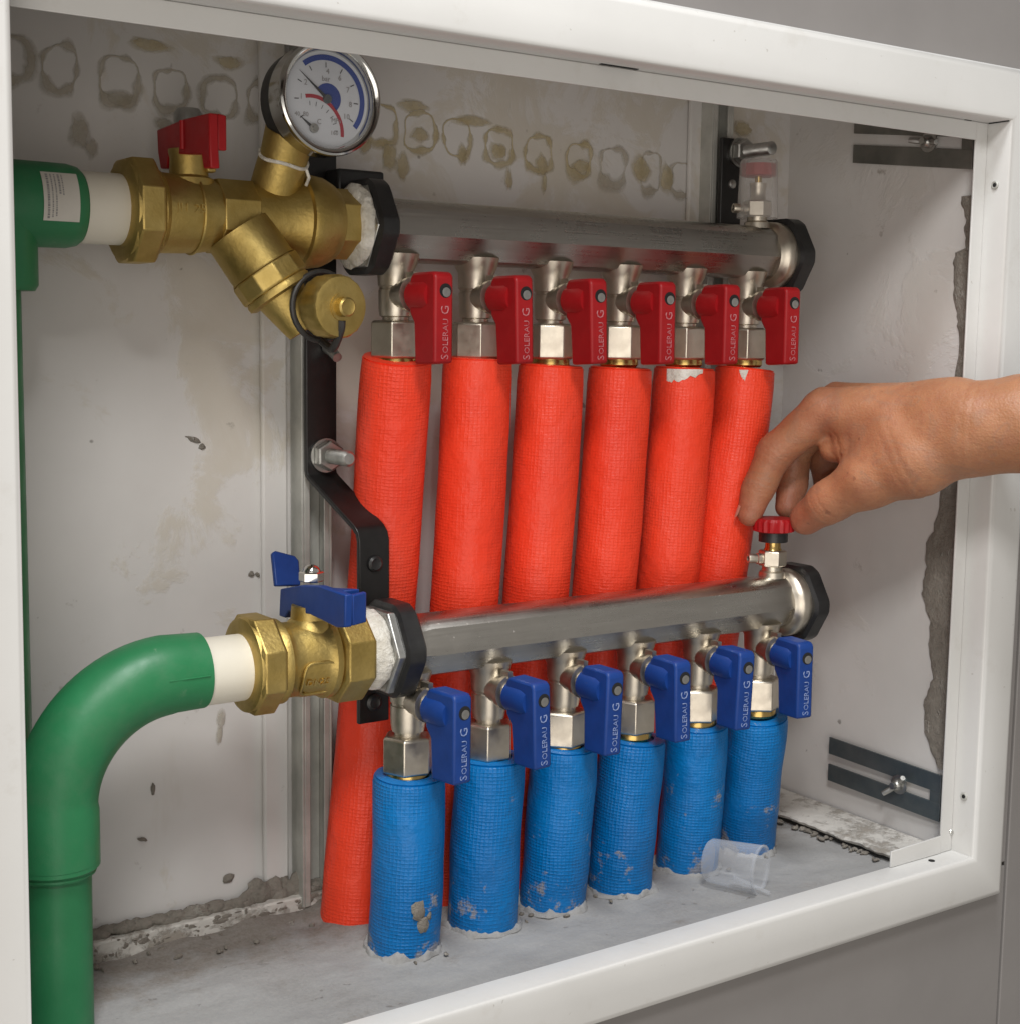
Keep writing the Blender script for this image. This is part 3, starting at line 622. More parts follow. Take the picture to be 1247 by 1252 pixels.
# ------------------------------------------------------------------ manifolds
def manifold(kind):
    red = kind == 'red'
    Y, Z = (YU, ZU) if red else (YL, ZL); X0 = 0.0108 if red else 0.0
    t = thing('manifold', 'upper grey steel manifold bar with six red valve levers' if red else 'lower grey steel manifold bar with six blue valve levers', 'manifold', (X0 - 0.01, Y, Z), 'manifold bars in the cabinet')
    xa, xb = -0.0020, X0 + 5 * PITCH + 0.0138
    # bar: round with two long flats meeting in a ridge that faces the room
    def rf(a, _):
        # angle 0 = up (+z), measured round the +x axis
        dd = ((math.degrees(a) - 100.0 + 180) % 360) - 180; k = 1.0
        for m0 in (-25, 25):
            if abs(dd - m0) <= 25.01: k = math.cos(rad(25)) / math.cos(rad(dd - m0))
        return k
    prof = [(xa, RT * 0.93), (xa + 0.0060, RT * 0.93), (xa + 0.0090, RT), (xb - 0.004, RT), (xb, RT * 0.97)]
    obj('bar', MB().lathe([(p - xa, r) for p, r in prof], (xa, Y, Z), (1, 0, 0), 72, radfun=rf), 'stainless', t, smooth=24)
    # left end: silver hex, white thread tape and black hexagonal collar
    x1, x2 = (-0.0125, -0.0002) if red else (-0.0155, -0.0030)
    def soft_hex(a, _):
        e = ((math.degrees(a)) % 60) - 30; e = 30 - abs(e)     # flats up and down, corners eased
        return min(1 / math.cos(rad(e)), 1.072)
    def collar_ring(x0, L_, ap, zc):
        obj('collar', MB().lathe([(0, 0.0185), (0.0, ap - 0.0020), (0.0014, ap), (L_ - 0.0022, ap), (L_, ap - 0.0026), (L_, 0.0170)], (x0, Y, zc), (1, 0, 0), 96, radfun=soft_hex), 'black_plastic', t, smooth=28)
    collar_ring(x1, x2 - x1, 0.0240, Z + 0.0005)
    obj('end_nut', MB().hexa(0, 0.010, 0.0236, (x1 - (0.0012 if red else 0.0045), Y, Z + 0.0005), (1, 0, 0), rot=rad(30), ch=0.0010), 'zinc', t, bevel=0.0004)
    tp = MB(); n = 40; vs = []; fs = []
    prof = [(-0.0062, 0.0140), (-0.0058, 0.0170), (-0.0046, 0.0196), (-0.0030, 0.0210), (-0.0010, 0.0212), (0.0004, 0.0196), (0.0010, 0.0150)] if red else [(-0.0180, 0.0150), (-0.0165, 0.0178), (-0.0135, 0.0190), (-0.0100, 0.0203), (-0.0068, 0.0206), (-0.0050, 0.0196), (-0.0040, 0.0150)]
    for tt, rr in prof:
        for i in range(n):
            a = 2 * math.pi * i / n; k = 1 + 0.09 * noise.noise(Vector((math.cos(a) * 4, math.sin(a) * 4, tt * 500)))
            vs.append((x1 + tt + 0.001 * noise.noise(Vector((a * 2, tt * 300, 1))), Y + rr * k * math.cos(a), Z + 0.001 + rr * k * math.sin(a)))
    for j in range(len(prof) - 1):
        for i in range(n): fs.append((j * n + i, j * n + (i + 1) % n, (j + 1) * n + (i + 1) % n, (j + 1) * n + i))
    obj('thread_tape', tp.add(vs, fs), 'thread_tape', t, smooth=60)
    # right end: chamfered nickel cap in a black hexagonal collar
    e0 = xb - 0.001
    obj('end_cap', MB().lathe([(0, RT * 0.99), (0.0012, RT * 1.08), (0.0032, RT * 1.24), (0.0050, RT * 1.28), (0.011, RT * 1.28), (0.020, RT * 1.2)], (e0, Y, Z - 0.0015), (1, 0, 0), 48), 'nickel', t)
    collar_ring(e0 + 0.0095, 0.0130, 0.0234, Z - 0.0020)
    # outlet valves
    def valve(x):
        o = (x, Y, Z); dn = (0, 0, -1)
        body = MB().lathe([(0.0120, 0.0128), (0.0175, 0.0112), (0.0200, 0.0098), (0.0285, 0.0094), (0.0290, 0.0087), (0.0300, 0.0087), (0.0305, 0.0092), (0.0405, 0.0090), (0.0440, 0.0084), (0.0445, 0.0070), (0.0475, 0.0070)], o, dn, 32)
        v = obj('outlet_valve', body, 'nickel', t, origin=o)
        obj('compression_nut', MB().hexa(0.0462, 0.0662, 0.0136, o, dn, up=(0.62, 0.78, 0), ch=0.0012), 'nickel', v, origin=o, bevel=0.0005)
        obj('brass_ring', MB().lathe([(0.0655, 0.0108), (0.0672, 0.0112), (0.0690, 0.0112), (0.0705, 0.0100)], o, dn, 28), 'bright_brass', v, origin=o)
        st = MB().lathe([(0.004, 0.0074), (0.0150, 0.0074), (0.0155, 0.0092), (0.0185, 0.0092), (0.0188, 0.0060), (0.024, 0.0060)], (x, Y, Z - 0.0305), (0, -1, 0), 24)
        st.box((x - 0.0014, Y - 0.0195, Z - 0.0225), (x + 0.0014, Y - 0.0125, Z - 0.0190))
        obj('stem', st, 'nickel', v, origin=o)
        # lever: round boss over the stem and a flat blade hanging from it
        y1, y2 = Y - 0.0462, Y - 0.0250
        poly = []
        for (yy, zz) in ((-0.0462, -0.0650), (-0.0275, -0.0660), (-0.0262, -0.0450), (-0.0222, -0.0400), (-0.0215, -0.0310), (-0.0222, -0.0228), (-0.0250, -0.0198), (-0.0440, -0.0196), (-0.0462, -0.0218)):
            poly.append((x - 0.0055, Y + yy, Z + zz))
        h = obj('lever', MB().extrude(poly, (0.0110, 0, 0)), kind + '_plastic', v, origin=o, bevel=0.0014)
        obj('lever_boss', MB().lathe([(0.0205, 0.0074), (0.0215, 0.0083), (0.0350, 0.0084), (0.0390, 0.0074)], (x, Y, Z - 0.0310), (0, -1, 0), 28), kind + '_plastic', v, origin=o)
        sh = MB().lathe([(0, 0.0036), (0.0001, 0.0036)], (x + 0.0008, Y - 0.04622, Z - 0.0290), (0, -1, 0), 20)
        obj('screw_recess', sh, 'dark_hole', v, origin=o)
        sd = MB().lathe([(0, 0.0024), (0.0002, 0.0024), (0.0004, 0.0016), (0.0002, 0.0008)], (x + 0.0012, Y - 0.04630, Z - 0.0298), (0, -1, 0), 16)
        obj('lever_screw', sd, 'zinc', v, origin=o)
        p = (x + 0.0006, Y - 0.0464, Z - 0.0632)
        a = text_mesh('S', 0.0062, p, (0, 0, 1), (-1, 0, 0), 0.00006)
        b = text_mesh('OLERAU', 0.0046, (p[0] + 0.0003, p[1], p[2] + 0.0031), (0, 0, 1), (-1, 0, 0), 0.00006, spacing=1.0)
        c = text_mesh('G', 0.0066, (p[0], p[1], p[2] + 0.0222), (0, 0, 1), (-1, 0, 0), 0.00006)
        obj('lettering', merge(a, b, c), 'print_white' if red else 'print_pale', v, origin=o)
        return v
    def turn(o, k, tilt):
        # every lever sits a little differently on its stem, and the stems are not screwed in quite alike
        if o.name.split('.')[0] not in ('stem', 'lever', 'lever_boss', 'screw_recess', 'lever_screw', 'lettering'): return
        yaw = rad(1.0 - 1.6 * k) if red else rad(5.0 - 2.8 * k); pv = Matrix.Translation((0, 0, -0.0305))
        o.matrix_basis = Matrix.Translation((0, 0, -0.0026 if red else 0.0034)) @ Matrix.Rotation(yaw, 4, 'Z') @ pv @ Matrix.Rotation(tilt, 4, 'Y') @ pv.inverted()
    v0 = valve(X0)
    for k in range(1, 6):
        v = v0.copy(); C.objects.link(v); v.parent = t; v.location = v0.location + Vector((PITCH * k, 0, 0))
        ang = random.uniform(0.0, 1.0); tilt = rad(random.uniform(-2.6, 2.6))
        for ch in list(v0.children):
            c = ch.copy(); C.objects.link(c); c.parent = v
            if ch.name.startswith('compression_nut'): c.rotation_euler = (0, 0, ang)
            turn(c, k, tilt)
    for ch in v0.children: turn(ch, 0, 0.0)
    return t, X0
mr, XU0 = manifold('red')
ml, XL0 = manifold('blue')

def bleed(parent, x, Y, z0, lower):
    o = (x, Y, z0); up = (0, 0, 1)
    b = obj('bleed_valve', MB().lathe([(0, 0.0082), (0.0035, 0.0078), (0.0045, 0.0062), (0.0075, 0.0062)], o, up, 24), 'nickel', parent, origin=o)
    obj('valve_body', MB().hexa(0.0070, 0.0170, 0.0086, o, up, up=(1, 0.2, 0), ch=0.0008), 'nickel', b, origin=o, bevel=0.0003)
    obj('valve_neck', MB().lathe([(0.0160, 0.0060), (0.0185, 0.0048), (0.0240, 0.0046), (0.0250, 0.0052), (0.0275, 0.0052)], o, up, 20), 'bright_brass' if lower else 'nickel', b, origin=o)
    sp = MB().lathe([(0.005, 0.0034), (0.0100, 0.0034), (0.0105, 0.0028), (0.0150, 0.0030), (0.0160, 0.0028), (0.0160, 0.0018), (0.0100, 0.0017)], (x, Y, z0 + 0.0115), (-0.93, 0.36, 0.03), 18, caps=False)
    obj('spout', sp, 'nickel', b, origin=o)
    obj('spout_bore', MB().lathe([(0, 0.0018), (0.0002, 0.0018)], Vector((x, Y, z0 + 0.0115)) + Vector((-0.93, 0.36, 0.03)).normalized() * 0.0135, (-0.93, 0.36, 0.03), 14), 'dark_hole', b, origin=o)
    if lower:
        sk = obj('knob_skirt', MB().lathe([(0.0222, 0.0080), (0.0222, 0.0088), (0.0285, 0.0088)], o, up, 24, caps=False), 'black_plastic', b, origin=o)
        kn = MB().lathe([(0.0280, 0.0096), (0.0288, 0.0122), (0.0350, 0.0124), (0.0366, 0.0112), (0.0370, 0.0)], o, up, 80, radfun=lambda a, t: 1 + (0.035 * math.cos(20 * a) if 0.0285 < t < 0.036 else 0))
        obj('knob', kn, 'red_plastic', b, origin=o)
    else:
        obj('knob', MB().lathe([(0.0315, 0.0095), (0.0320, 0.0106), (0.0390, 0.0106), (0.0394, 0.0)], o, up, 40, radfun=lambda a, t: 1 + 0.03 * math.cos(12 * a)), 'red_plastic', b, origin=o)
        obj('spindle', MB().lathe([(0.027, 0.0022), (0.032, 0.0022)], o, up, 14), 'bright_brass', b, origin=o)
        cp = MB().lathe([(0.0062, 0.0118), (0.0062, 0.0126), (0.0400, 0.0116), (0.0416, 0.0106), (0.0420, 0.0)], o, up, 40, caps=False)
        obj('dust_cap', cp, 'clear_plastic', b, origin=o)
    return b
bleed(ml, 0.2582, YL, 0.0148, True)
bleed(mr, 0.2678, YU, ZU + 0.0148, False)

# ------------------------------------------------------------------ foam-sleeved pipes
ORD = ['first', 'second', 'third', 'fourth', 'fifth', 'sixth']
def pipe(kind, k, top, foot, bow, note):
    top, foot = Vector(top), Vector(foot); n = 34; pts = []
    for i in range(n + 1):
        u = i / n; p = foot.lerp(top, u) + Vector(bow) * math.sin(math.pi * u)
        pts.append(p + Vector((0.0009 * noise.noise(Vector((k, u * 4, 0.5))), 0.0009 * noise.noise(Vector((k + 9, u * 4, 3))), 0)))
    rs = [0.0189] * (n + 1); rs[-1] = 0.0183
    foot_o = Vector((foot.x, foot.y, foot.z))
    name = 'red_pipe' if kind == 'red' else 'blue_pipe'
    o = obj(name, MB().tube(pts, rs, 48, wob=0.022), 'foam_' + kind, None, origin=foot_o, smooth=50)
    tag(o, note, 'pipe', 'red foam-wrapped pipes' if kind == 'red' else 'blue foam-wrapped pipes')
    ax = (pts[-1] - pts[-2]).normalized()
    rg = MB().lathe([(0, 0.0172), (0.0012, 0.0178), (0.0016, 0.0160), (0.0016, 0.0118)], pts[-1] - ax * 0.0003, ax, 32, radfun=lambda a, t: 1 + 0.02 * noise.noise(Vector((math.cos(a) * 3 + k, math.sin(a) * 3, 1))), caps=False)
    obj('foam_edge', rg, 'foam_' + kind, o)
    return o
red_notes = ['leftmost red foam pipe, whose foot shows left of the blue pipes', 'second red foam pipe from the left, beside the black bracket side', 'third red foam pipe from the left', 'fourth red foam pipe from the left', 'fifth red foam pipe, with its top edge torn to grey', 'rightmost red foam pipe, next to the index finger']
blue_notes = ['leftmost blue foam pipe, mortar stuck near its foot', 'second blue foam pipe from the left', 'third blue foam pipe from the left', 'fourth blue foam pipe from the left', 'fifth blue foam pipe, beside the clear plastic cup', 'rightmost blue foam pipe, nearest the white side panel']
rt_z = [0.1462, 0.1460, 0.1425, 0.1410, 0.1410, 0.1405]
RF = [(-0.0030, 0.060), (0.054, 0.056), (0.100, 0.056), (0.149, 0.056), (0.197, 0.056), (0.232, 0.058)]
RB = [0.0085, 0.0, 0.0, 0.001, 0.001, -0.001]
for k in range(6):
    p = pipe('red', k, (XU0 + PITCH * k + 0.0012, YU, rt_z[k]), (RF[k][0], RF[k][1], ZF - 0.002), (RB[k], 0.012 if k == 0 else -0.002, 0), red_notes[k])
    if k in (4, 5):
        # torn skin: bare grey foam at the rim
        c = Vector((XU0 + PITCH * k + 0.0012, YU, rt_z[k])); mb = MB()
        a0, a1 = (rad(195), rad(262)) if k == 4 else (rad(215), rad(232))
        def tear(u, v, c=c, a0=a0, a1=a1, k=k):
            a = a0 + (a1 - a0) * u; dep = (0.0095 if k == 4 else 0.006) * (1 - u * 0.75 if k == 4 else math.sin(math.pi * u)) * (1 + 0.5 * noise.noise(Vector((u * 7, k, 0))))
            return (c.x + 0.01925 * math.cos(a), c.y + 0.01925 * math.sin(a), c.z + 0.0004 - dep * v)
        obj('torn_patch', MB().grid(tear, 14, 3), 'thread_tape', p, smooth=60)
bt = [-0.0683, -0.0668, -0.0672, -0.0708, -0.0692, -0.0708]
BF = [(-0.0019, 0.0085), (0.0508, 0.0120), (0.0991, 0.0150), (0.1484, 0.0145), (0.2038, 0.0180), (0.2570, 0.0235)]
for k in range(6):
    pipe('blue', k, (PITCH * k + 0.0012 - (0.001 if k > 3 else 0), YL, bt[k]), (BF[k][0], BF[k][1], ZF - 0.002), (0.0006 * (-1) ** k, 0, 0), blue_notes[k])

# ------------------------------------------------------------------ brackets
def strap(mb, path, w, th):
    """flat bar of width w (x) and thickness th swept along (x, y, z) path in the y-z plane"""
    P = [Vector(p) for p in path]; vs = []; fs = []
    for i, p in enumerate(P):
        a = P[max(0, i - 1)]; b = P[min(len(P) - 1, i + 1)]; tg = (b - a); tg.x = 0; tg.normalize(); nrm = Vector((0, -tg.z, tg.y)) if False else Vector((1, 0, 0)).cross(tg)
        for sx in (-1, 1):
            for st in (-1, 1): vs.append(p + Vector((sx * w / 2, 0, 0)) + nrm * (st * th / 2))
    for i in range(len(P) - 1):
        k = i * 4; q_ = k + 4
        for a, b in ((0, 1), (1, 3), (3, 2), (2, 0)): fs.append((k + a, k + b, q_ + b, q_ + a))
    fs += [(0, 2, 3, 1)]; e = (len(P) - 1) * 4; fs += [(e, e + 1, e + 3, e + 2)]
    return mb.add(vs, fs)
def bolt(parent, c, length, r=0.0042):
    nt = obj('bolt_nut', merge(MB().lathe([(0, 0.0092), (0.0016, 0.0092)], c, (0, -1, 0), 24), MB().hexa(0.0016, 0.0075, 0.0082, c, (0, -1, 0), ch=0.0007)), 'zinc', parent)
    prof = []
    for i in range(int((length - 0.007) / 0.0006)): prof.append((0.007 + i * 0.0006, r * (1.0 if i % 2 else 0.88)))
    prof.append((length, r * 0.7))
    obj('threaded_stud', MB().lathe(prof, c, (0, -1, 0), 18), 'zinc', parent)
bk = thing('mounting_bracket', 'left black steel bracket, bent forward between the two manifold bars', 'bracket', (-0.0165, 0.072, 0.10), 'black bracket straps')
path = [(-0.0170, 0.0725, z) for z in (0.262, 0.20, 0.14, 0.0865)] + [(-0.0168, 0.0720, 0.0842), (-0.0164, 0.0705, 0.0825), (-0.0068, 0.0385, 0.0590), (-0.0060, 0.0362, 0.0560), (-0.0055, 0.0355, 0.0520)] + [(-0.0055, 0.0353, z) for z in (0.03, 0.0, -0.045)]
obj('strap', strap(MB(), path, 0.0182, 0.0030), 'black_paint', bk, bevel=0.0006, smooth=50)
bolt(bk, (-0.0150, 0.0708, 0.0945), 0.0270)
obj('small_screw', merge(MB().lathe([(0, 0.0034), (0.001, 0.0034), (0.0045, 0.0028), (0.012, 0.0026)], (-0.0140, 0.0695, 0.152), (0, -1, -0.5), 14)), 'zinc', bk)
obj('clamp_screw', MB().lathe([(0, 0.0045), (0.0012, 0.0042), (0.002, 0.003), (0.0014, 0.0016)], (-0.0055, 0.0337, 0.0400), (0, -1, 0), 18), 'black_plastic', bk)
obj('clamp_screw', MB().lathe([(0, 0.0048), (0.0012, 0.0045), (0.002, 0.003), (0.0014, 0.0016)], (-0.0060, 0.0337, -0.034), (0, -1, 0), 18), 'black_plastic', bk)
obj('clamp_block', MB().box((-0.0150, 0.0560, 0.224), (0.0125, 0.0705, 0.2440)), 'black_plastic', bk, bevel=0.0015)
bk2 = thing('mounting_bracket', 'right black steel bracket behind the clear-capped bleed valve', 'bracket', (0.272, 0.072, 0.23), 'black bracket straps')
obj('strap', strap(MB(), [(0.2725, 0.0715, z) for z in (0.2855, 0.2845, 0.24, 0.205)], 0.0175, 0.0030), 'black_paint', bk2, bevel=0.0006, smooth=50)
bolt(bk2, (0.2780, 0.0698, 0.2770), 0.0300)
obj('clamp_screw', MB().lathe([(0, 0.0030), (0.0012, 0.0028), (0.002, 0.0016)], (0.2725, 0.0699, 0.257), (0, -1, 0), 16), 'zinc', bk2)

# ------------------------------------------------------------------ lower brass ball valve with blue butterfly handle
XA = (1, 0, 0)
def brass_lower():
    z = 0.001; y = YL
    t = thing('ball_valve', 'brass ball valve with blue butterfly handle, joined to the thick green bend', 'valve', (-0.05, y, z))
    obj('union_nut', MB().lathe([(0, 0.0160), (0.0002, 0.0210), (0.0010, 0.0226), (0.0022, 0.0230), (0.004, 0.0230)], (-0.0932, y, z), XA, 48), 'brass', t)
    obj('union_hex', MB().hexa(0, 0.0138, 0.0250, (-0.0922, y, z), XA, sides=8, rot=rad(22.5), ch=0.0018), 'brass', t, bevel=0.0006)
    obj('valve_body', MB().lathe([(0, 0.0200), (0.0012, 0.0208), (0.0045, 0.0208), (0.0058, 0.0192), (0.0085, 0.0184), (0.0130, 0.0184), (0.0160, 0.0190), (0.0230, 0.0190), (0.0262, 0.0200), (0.0275, 0.0210), (0.0305, 0.0210), (0.0318, 0.0196)], (-0.0790, y, z), XA, 56), 'brass', t)
    obj('hex_end', MB().hexa(0, 0.0175, 0.0246, (-0.0478, y, z), XA, sides=8, rot=rad(22.5), ch=0.0018), 'brass', t, bevel=0.0006)
    obj('bonnet', merge(MB().lathe([(0.010, 0.0135), (0.0165, 0.0125), (0.0195, 0.0100), (0.0260, 0.0095)], (-0.0557, y, z), (0, 0, 1), 32)), 'brass', t)
    obj('bonnet_stop', MB().box((-0.0510, y - 0.0105, z + 0.018), (-0.0462, y - 0.0060, z + 0.0265)), 'brass', t, bevel=0.0008)
    # raised oval and bore size cast on the body
    rid = []
    for k in range(40):
        a = 2 * math.pi * k / 40; ca, sa = math.cos(a), math.sin(a); q_ = (abs(ca) ** 4 + abs(sa) ** 4) ** -0.25
        dx, ang = 0.0088 * q_ * ca, 0.50 * q_ * sa; an = rad(205) + ang
        rid.append((-0.0600 + dx, y + 0.0192 * math.cos(an), z + 0.0192 * math.sin(an)))
    obj('cast_rim', MB().tube(rid, 0.0007, 8, closed=True), 'brass', t)
    nrm = Vector((0, math.cos(rad(207)), math.sin(rad(207)))); upv = Vector((0, -nrm.z, nrm.y)) * -1
    if upv.z < 0: upv = -upv
    obj('lettering', text_mesh('DN25', 0.0050, Vector((-0.0668, y, z)) + nrm * 0.0190, (1, 0, 0), upv, 0.0006), 'bright_brass', t)
    xf = -0.0622
    poly = [(0.0290, 0.0322), (0.0060, 0.0375), (-0.0125, 0.0400), (-0.0390, 0.0396), (-0.0382, 0.0242), (-0.0300, 0.0228), (-0.0030, 0.0246), (0.0200, 0.0224), (0.0240, 0.0183), (0.0305, 0.0183)]
    h = obj('handle', MB().extrude([(xf, p, q_) for p, q_ in poly], (0.0042, 0, 0)), 'blue_plastic', t, bevel=0.0007)
    obj('handle_web', MB().extrude([(xf + 0.0042, 0.0260, 0.0300), (xf + 0.0042, -0.030, 0.0370), (xf + 0.0125, -0.030, 0.0370), (xf + 0.0125, 0.0260, 0.0300)], (0, 0, 0.0030)), 'blue_plastic', t, bevel=0.0006)
    obj('handle_wing', MB().extrude([(-0.0640, 0.0300, 0.0340), (-0.0500, 0.0300, 0.0330), (-0.0465, 0.0390, 0.0440), (-0.0480, 0.0405, 0.0465), (-0.0590, 0.0405, 0.0500), (-0.0612, 0.0395, 0.0490)], (0, 0.0030, -0.0012)), 'blue_plastic', t, bevel=0.0008)
    obj('handle_wing', MB().extrude([(xf + 0.0043, -0.0385, 0.0245), (xf + 0.0043, -0.0385, 0.0390), (xf + 0.0140, -0.034, 0.0390), (xf + 0.0140, -0.034, 0.0245)], (0, 0.0032, 0)), 'blue_plastic', t, bevel=0.0007)
    obj('handle_nut', merge(MB().hexa(0.0000, 0.0050, 0.0062, (-0.0553, y, 0.0385), (0, 0, 1), ch=0.0006), ball((-0.0553, y, 0.0430), 0.0044, 16, 10, (1, 1, 0.9))), 'chrome', t)
brass_lower()

# ------------------------------------------------------------------ upper brass valve: nut, bonnet, gauge boss, strainer and drain cap
def brass_upper():
    z = 0.2142; y = YU
    t = thing('strainer_valve', 'brass strainer valve with red butterfly handle and drain cap', 'valve', (-0.09, y, z))
    obj('union_nut', MB().lathe([(0, 0.0163), (0.0003, 0.0212), (0.0014, 0.0230), (0.003, 0.0236), (0.005, 0.0236)], (-0.1372, y, z), XA, 48), 'brass', t)
    obj('union_hex', MB().hexa(0, 0.0142, 0.0257, (-0.1362, y, z), XA, sides=8, rot=rad(22.5), ch=0.002), 'brass', t, bevel=0.0006)
    obj('valve_body', MB().lathe([(0, 0.0200), (0.0015, 0.0208), (0.0030, 0.0200), (0.0040, 0.0188), (0.0150, 0.0184), (0.0230, 0.0180), (0.0290, 0.0170), (0.0560, 0.0168), (0.066, 0.0178), (0.0725, 0.0196), (0.0755, 0.0212)], (-0.1228, y, z), XA, 64), 'brass', t)
    obj('cast_step', MB().lathe([(0, 0.0120), (0.0004, 0.0188), (0.0012, 0.0191), (0.0016, 0.0120)], (-0.1030, y, z), XA, 64), 'brass', t)
    obj('body_flat', MB().hexa(0, 0.0190, 0.0187, (-0.0918, y, z), XA, sides=8, rot=rad(22.5), ch=0.0005), 'brass', t, bevel=0.0004)
    obj('end_collar', MB().lathe([(0, 0.0205), (0.0012, 0.0228), (0.0030, 0.0234), (0.0060, 0.0232), (0.0130, 0.0222), (0.0180, 0.0198), (0.0205, 0.0178)], (-0.0478, y, z), XA, 64), 'brass', t)
    obj('end_hex', MB().hexa(0, 0.0140, 0.0178, (-0.0290, y, z), XA, ch=0.001), 'brass', t, bevel=0.0005)
    obj('bonnet', MB().lathe([(0.010, 0.0130), (0.0165, 0.0120), (0.0180, 0.0092), (0.0260, 0.0088), (0.0285, 0.0095), (0.0300, 0.0095)], (-0.1027, y, z), (0, 0, 1), 32), 'brass', t)
    obj('bonnet_stop', MB().box((-0.0975, y - 0.0100, z + 0.0195), (-0.0930, y - 0.0050, z + 0.0285)), 'brass', t, bevel=0.0008)
    obj('lettering', text_mesh('JH  25', 0.0055, (-0.1160, y - 0.0184, z + 0.0015), (1, 0, 0), (0, 0, 1), 0.0005), 'brass', t)
    # red handle, a channel seen from its side with notched skirt
    xf = -0.1100
    poly = [(0.0625, 0.2552), (0.0295, 0.2566), (-0.0002, 0.2560), (-0.0004, 0.2410), (-0.0014, 0.2318), (0.0070, 0.2322), (0.0090, 0.2386), (0.0480, 0.2425), (0.0500, 0.2360), (0.0585, 0.2365), (0.0615, 0.2440)]
    obj('handle', MB().extrude([(xf, p, q_) for p, q_ in poly], (0.0045, 0, 0)), 'red_plastic', t, bevel=0.0007)
    obj('handle_web', MB().extrude([(xf + 0.0046, 0.060, 0.2450), (xf + 0.0046, 0.002, 0.2450), (xf + 0.0085, 0.002, 0.2450), (xf + 0.0085, 0.060, 0.2450)], (0, 0, 0.0028)), 'red_plastic', t, bevel=0.0006)
    obj('handle_wing', MB().extrude([(xf + 0.0042, 0.0002, 0.2402), (xf + 0.0042, 0.0002, 0.2562), (xf + 0.0088, 0.0006, 0.2558), (xf + 0.0088, 0.0006, 0.2402)], (0, 0.0030, 0)), 'red_plastic', t, bevel=0.0007)
    obj('handle_ridge', MB().tube([(xf - 0.0002, 0.0305, 0.2430), (xf - 0.0002, 0.0305, 0.2560)], 0.0013, 10), 'red_plastic', t)
    obj('handle_nut', merge(MB().hexa(0, 0.0065, 0.0082, (-0.1027, y, 0.2478), (0, 0, 1), ch=0.0008), MB().lathe([(0.006, 0.0070), (0.0130, 0.0068), (0.0155, 0.0052), (0.0162, 0.0)], (-0.1027, y, 0.2478), (0, 0, 1), 24)), 'zinc', t)
    # boss that carries the gauge, wound with white tape string
    b0 = Vector((-0.0597, y + 0.004, z + 0.002)); b1 = Vector((-0.0570, 0.0255, 0.2560)); ax = (b1 - b0).normalized(); L = (b1 - b0).length
    obj('gauge_boss', MB().lathe([(0, 0.0128), (L * 0.55, 0.0122), (L * 0.66, 0.0118), (L * 0.70, 0.0116), (L * 0.98, 0.0122)], b0, ax, 32), 'brass', t)
    x_, y_, z_ = frame_of(ax); ring = [b0 + ax * (L * 0.68 + 0.0008 * math.sin(3 * a)) + (x_ * math.cos(a) + y_ * math.sin(a)) * 0.0119 for a in [2 * math.pi * k / 36 for k in range(36)]]
    tape = MB().tube(ring, 0.0009, 8, closed=True)
    e = max(ring, key=lambda p: p.x - p.y)
    tape.tube([e, e + Vector((0.0012, -0.0008, -0.0045)), e + Vector((-0.0006, -0.0010, -0.0085))], 0.0008, 6)
    obj('thread_string', tape, 'thread_tape', t)
    # strainer branch, pointing down and towards the room
    p0 = Vector((-0.0750, 0.0310, 0.1971)); p1 = Vector((-0.0642, 0.0250, 0.1790)); sd = (p1 - p0).normalized(); s0 = p0 - sd * 0.012; LB = (p1 - s0).length
    obj('strainer_branch', MB().lathe([(0, 0.0165), (LB - 0.0135, 0.0168), (LB - 0.0125, 0.0174)], s0, sd, 48), 'brass', t)
    obj('strainer_cap', MB().hexa(LB - 0.0130, LB - 0.0015, 0.0180, s0, sd, sides=10, ch=0.0012), 'brass', t, bevel=0.0006)
    obj('strainer_rim', MB().lathe([(LB - 0.0018, 0.0166), (LB - 0.0006, 0.0172), (LB + 0.0016, 0.0170), (LB + 0.0026, 0.0150)], s0, sd, 48), 'brass', t)
    p2 = Vector((-0.0520, 0.0180, 0.1572)); nd_ = (p2 - p1).normalized()
    obj('strainer_tip', MB().lathe([(0, 0.0135), (0.006, 0.0122), (0.0200, 0.0092), (0.0245, 0.0080)], p1 - nd_ * 0.002, nd_, 36), 'brass', t)
    # drain cap screwed into the side of the tip, with its rubber tether
    dd = Vector((0.10, -0.99, -0.02)).normalized(); c = Vector((-0.0480, 0.0185, 0.1722))
    obj('drain_neck', MB().lathe([(0, 0.0100), (0.012, 0.0100)], c - dd * 0.003 + Vector((-0.002, 0, -0.001)), dd, 28), 'brass', t)
    dc = obj('drain_cap', MB().lathe([(0.0085, 0.0132), (0.0095, 0.0150), (0.0210, 0.0152), (0.0228, 0.0142), (0.0234, 0.0120), (0.0236, 0.0)], c, dd, 96, radfun=lambda a, t_: 1 + (0.010 * max(-1, min(1, 2 * math.cos(16 * a))) if 0.009 < t_ < 0.0215 else 0)), 'brass', t, smooth=40)
    obj('cap_stub', MB().lathe([(0.0234, 0.0066), (0.0240, 0.0066), (0.0240, 0.0048), (0.0282, 0.0046), (0.0290, 0.0038), (0.0284, 0.0024)], c, dd, 24), 'brass', t)
    x_, y_, z_ = frame_of(dd, (0, 0, 1))
    loop = catmull([c + dd * 0.0220 + z_ * 0 + x_ * 0.0075 + y_ * 0.0, c + dd * 0.0225 - y_ * 0.007, c + dd * 0.0225 - x_ * 0.0085, c + dd * 0.022 + y_ * 0.0062 - x_ * 0.006], 6)
    r_ = []
    for k in range(30):
        a = 2 * math.pi * k / 30; r_.append(c + dd * 0.006 + (x_ * math.cos(a) + y_ * math.sin(a)) * 0.0165)
    tt = MB().tube(r_, 0.0015, 10, closed=True)
    low = c - x_ * 0.0165 + dd * 0.006
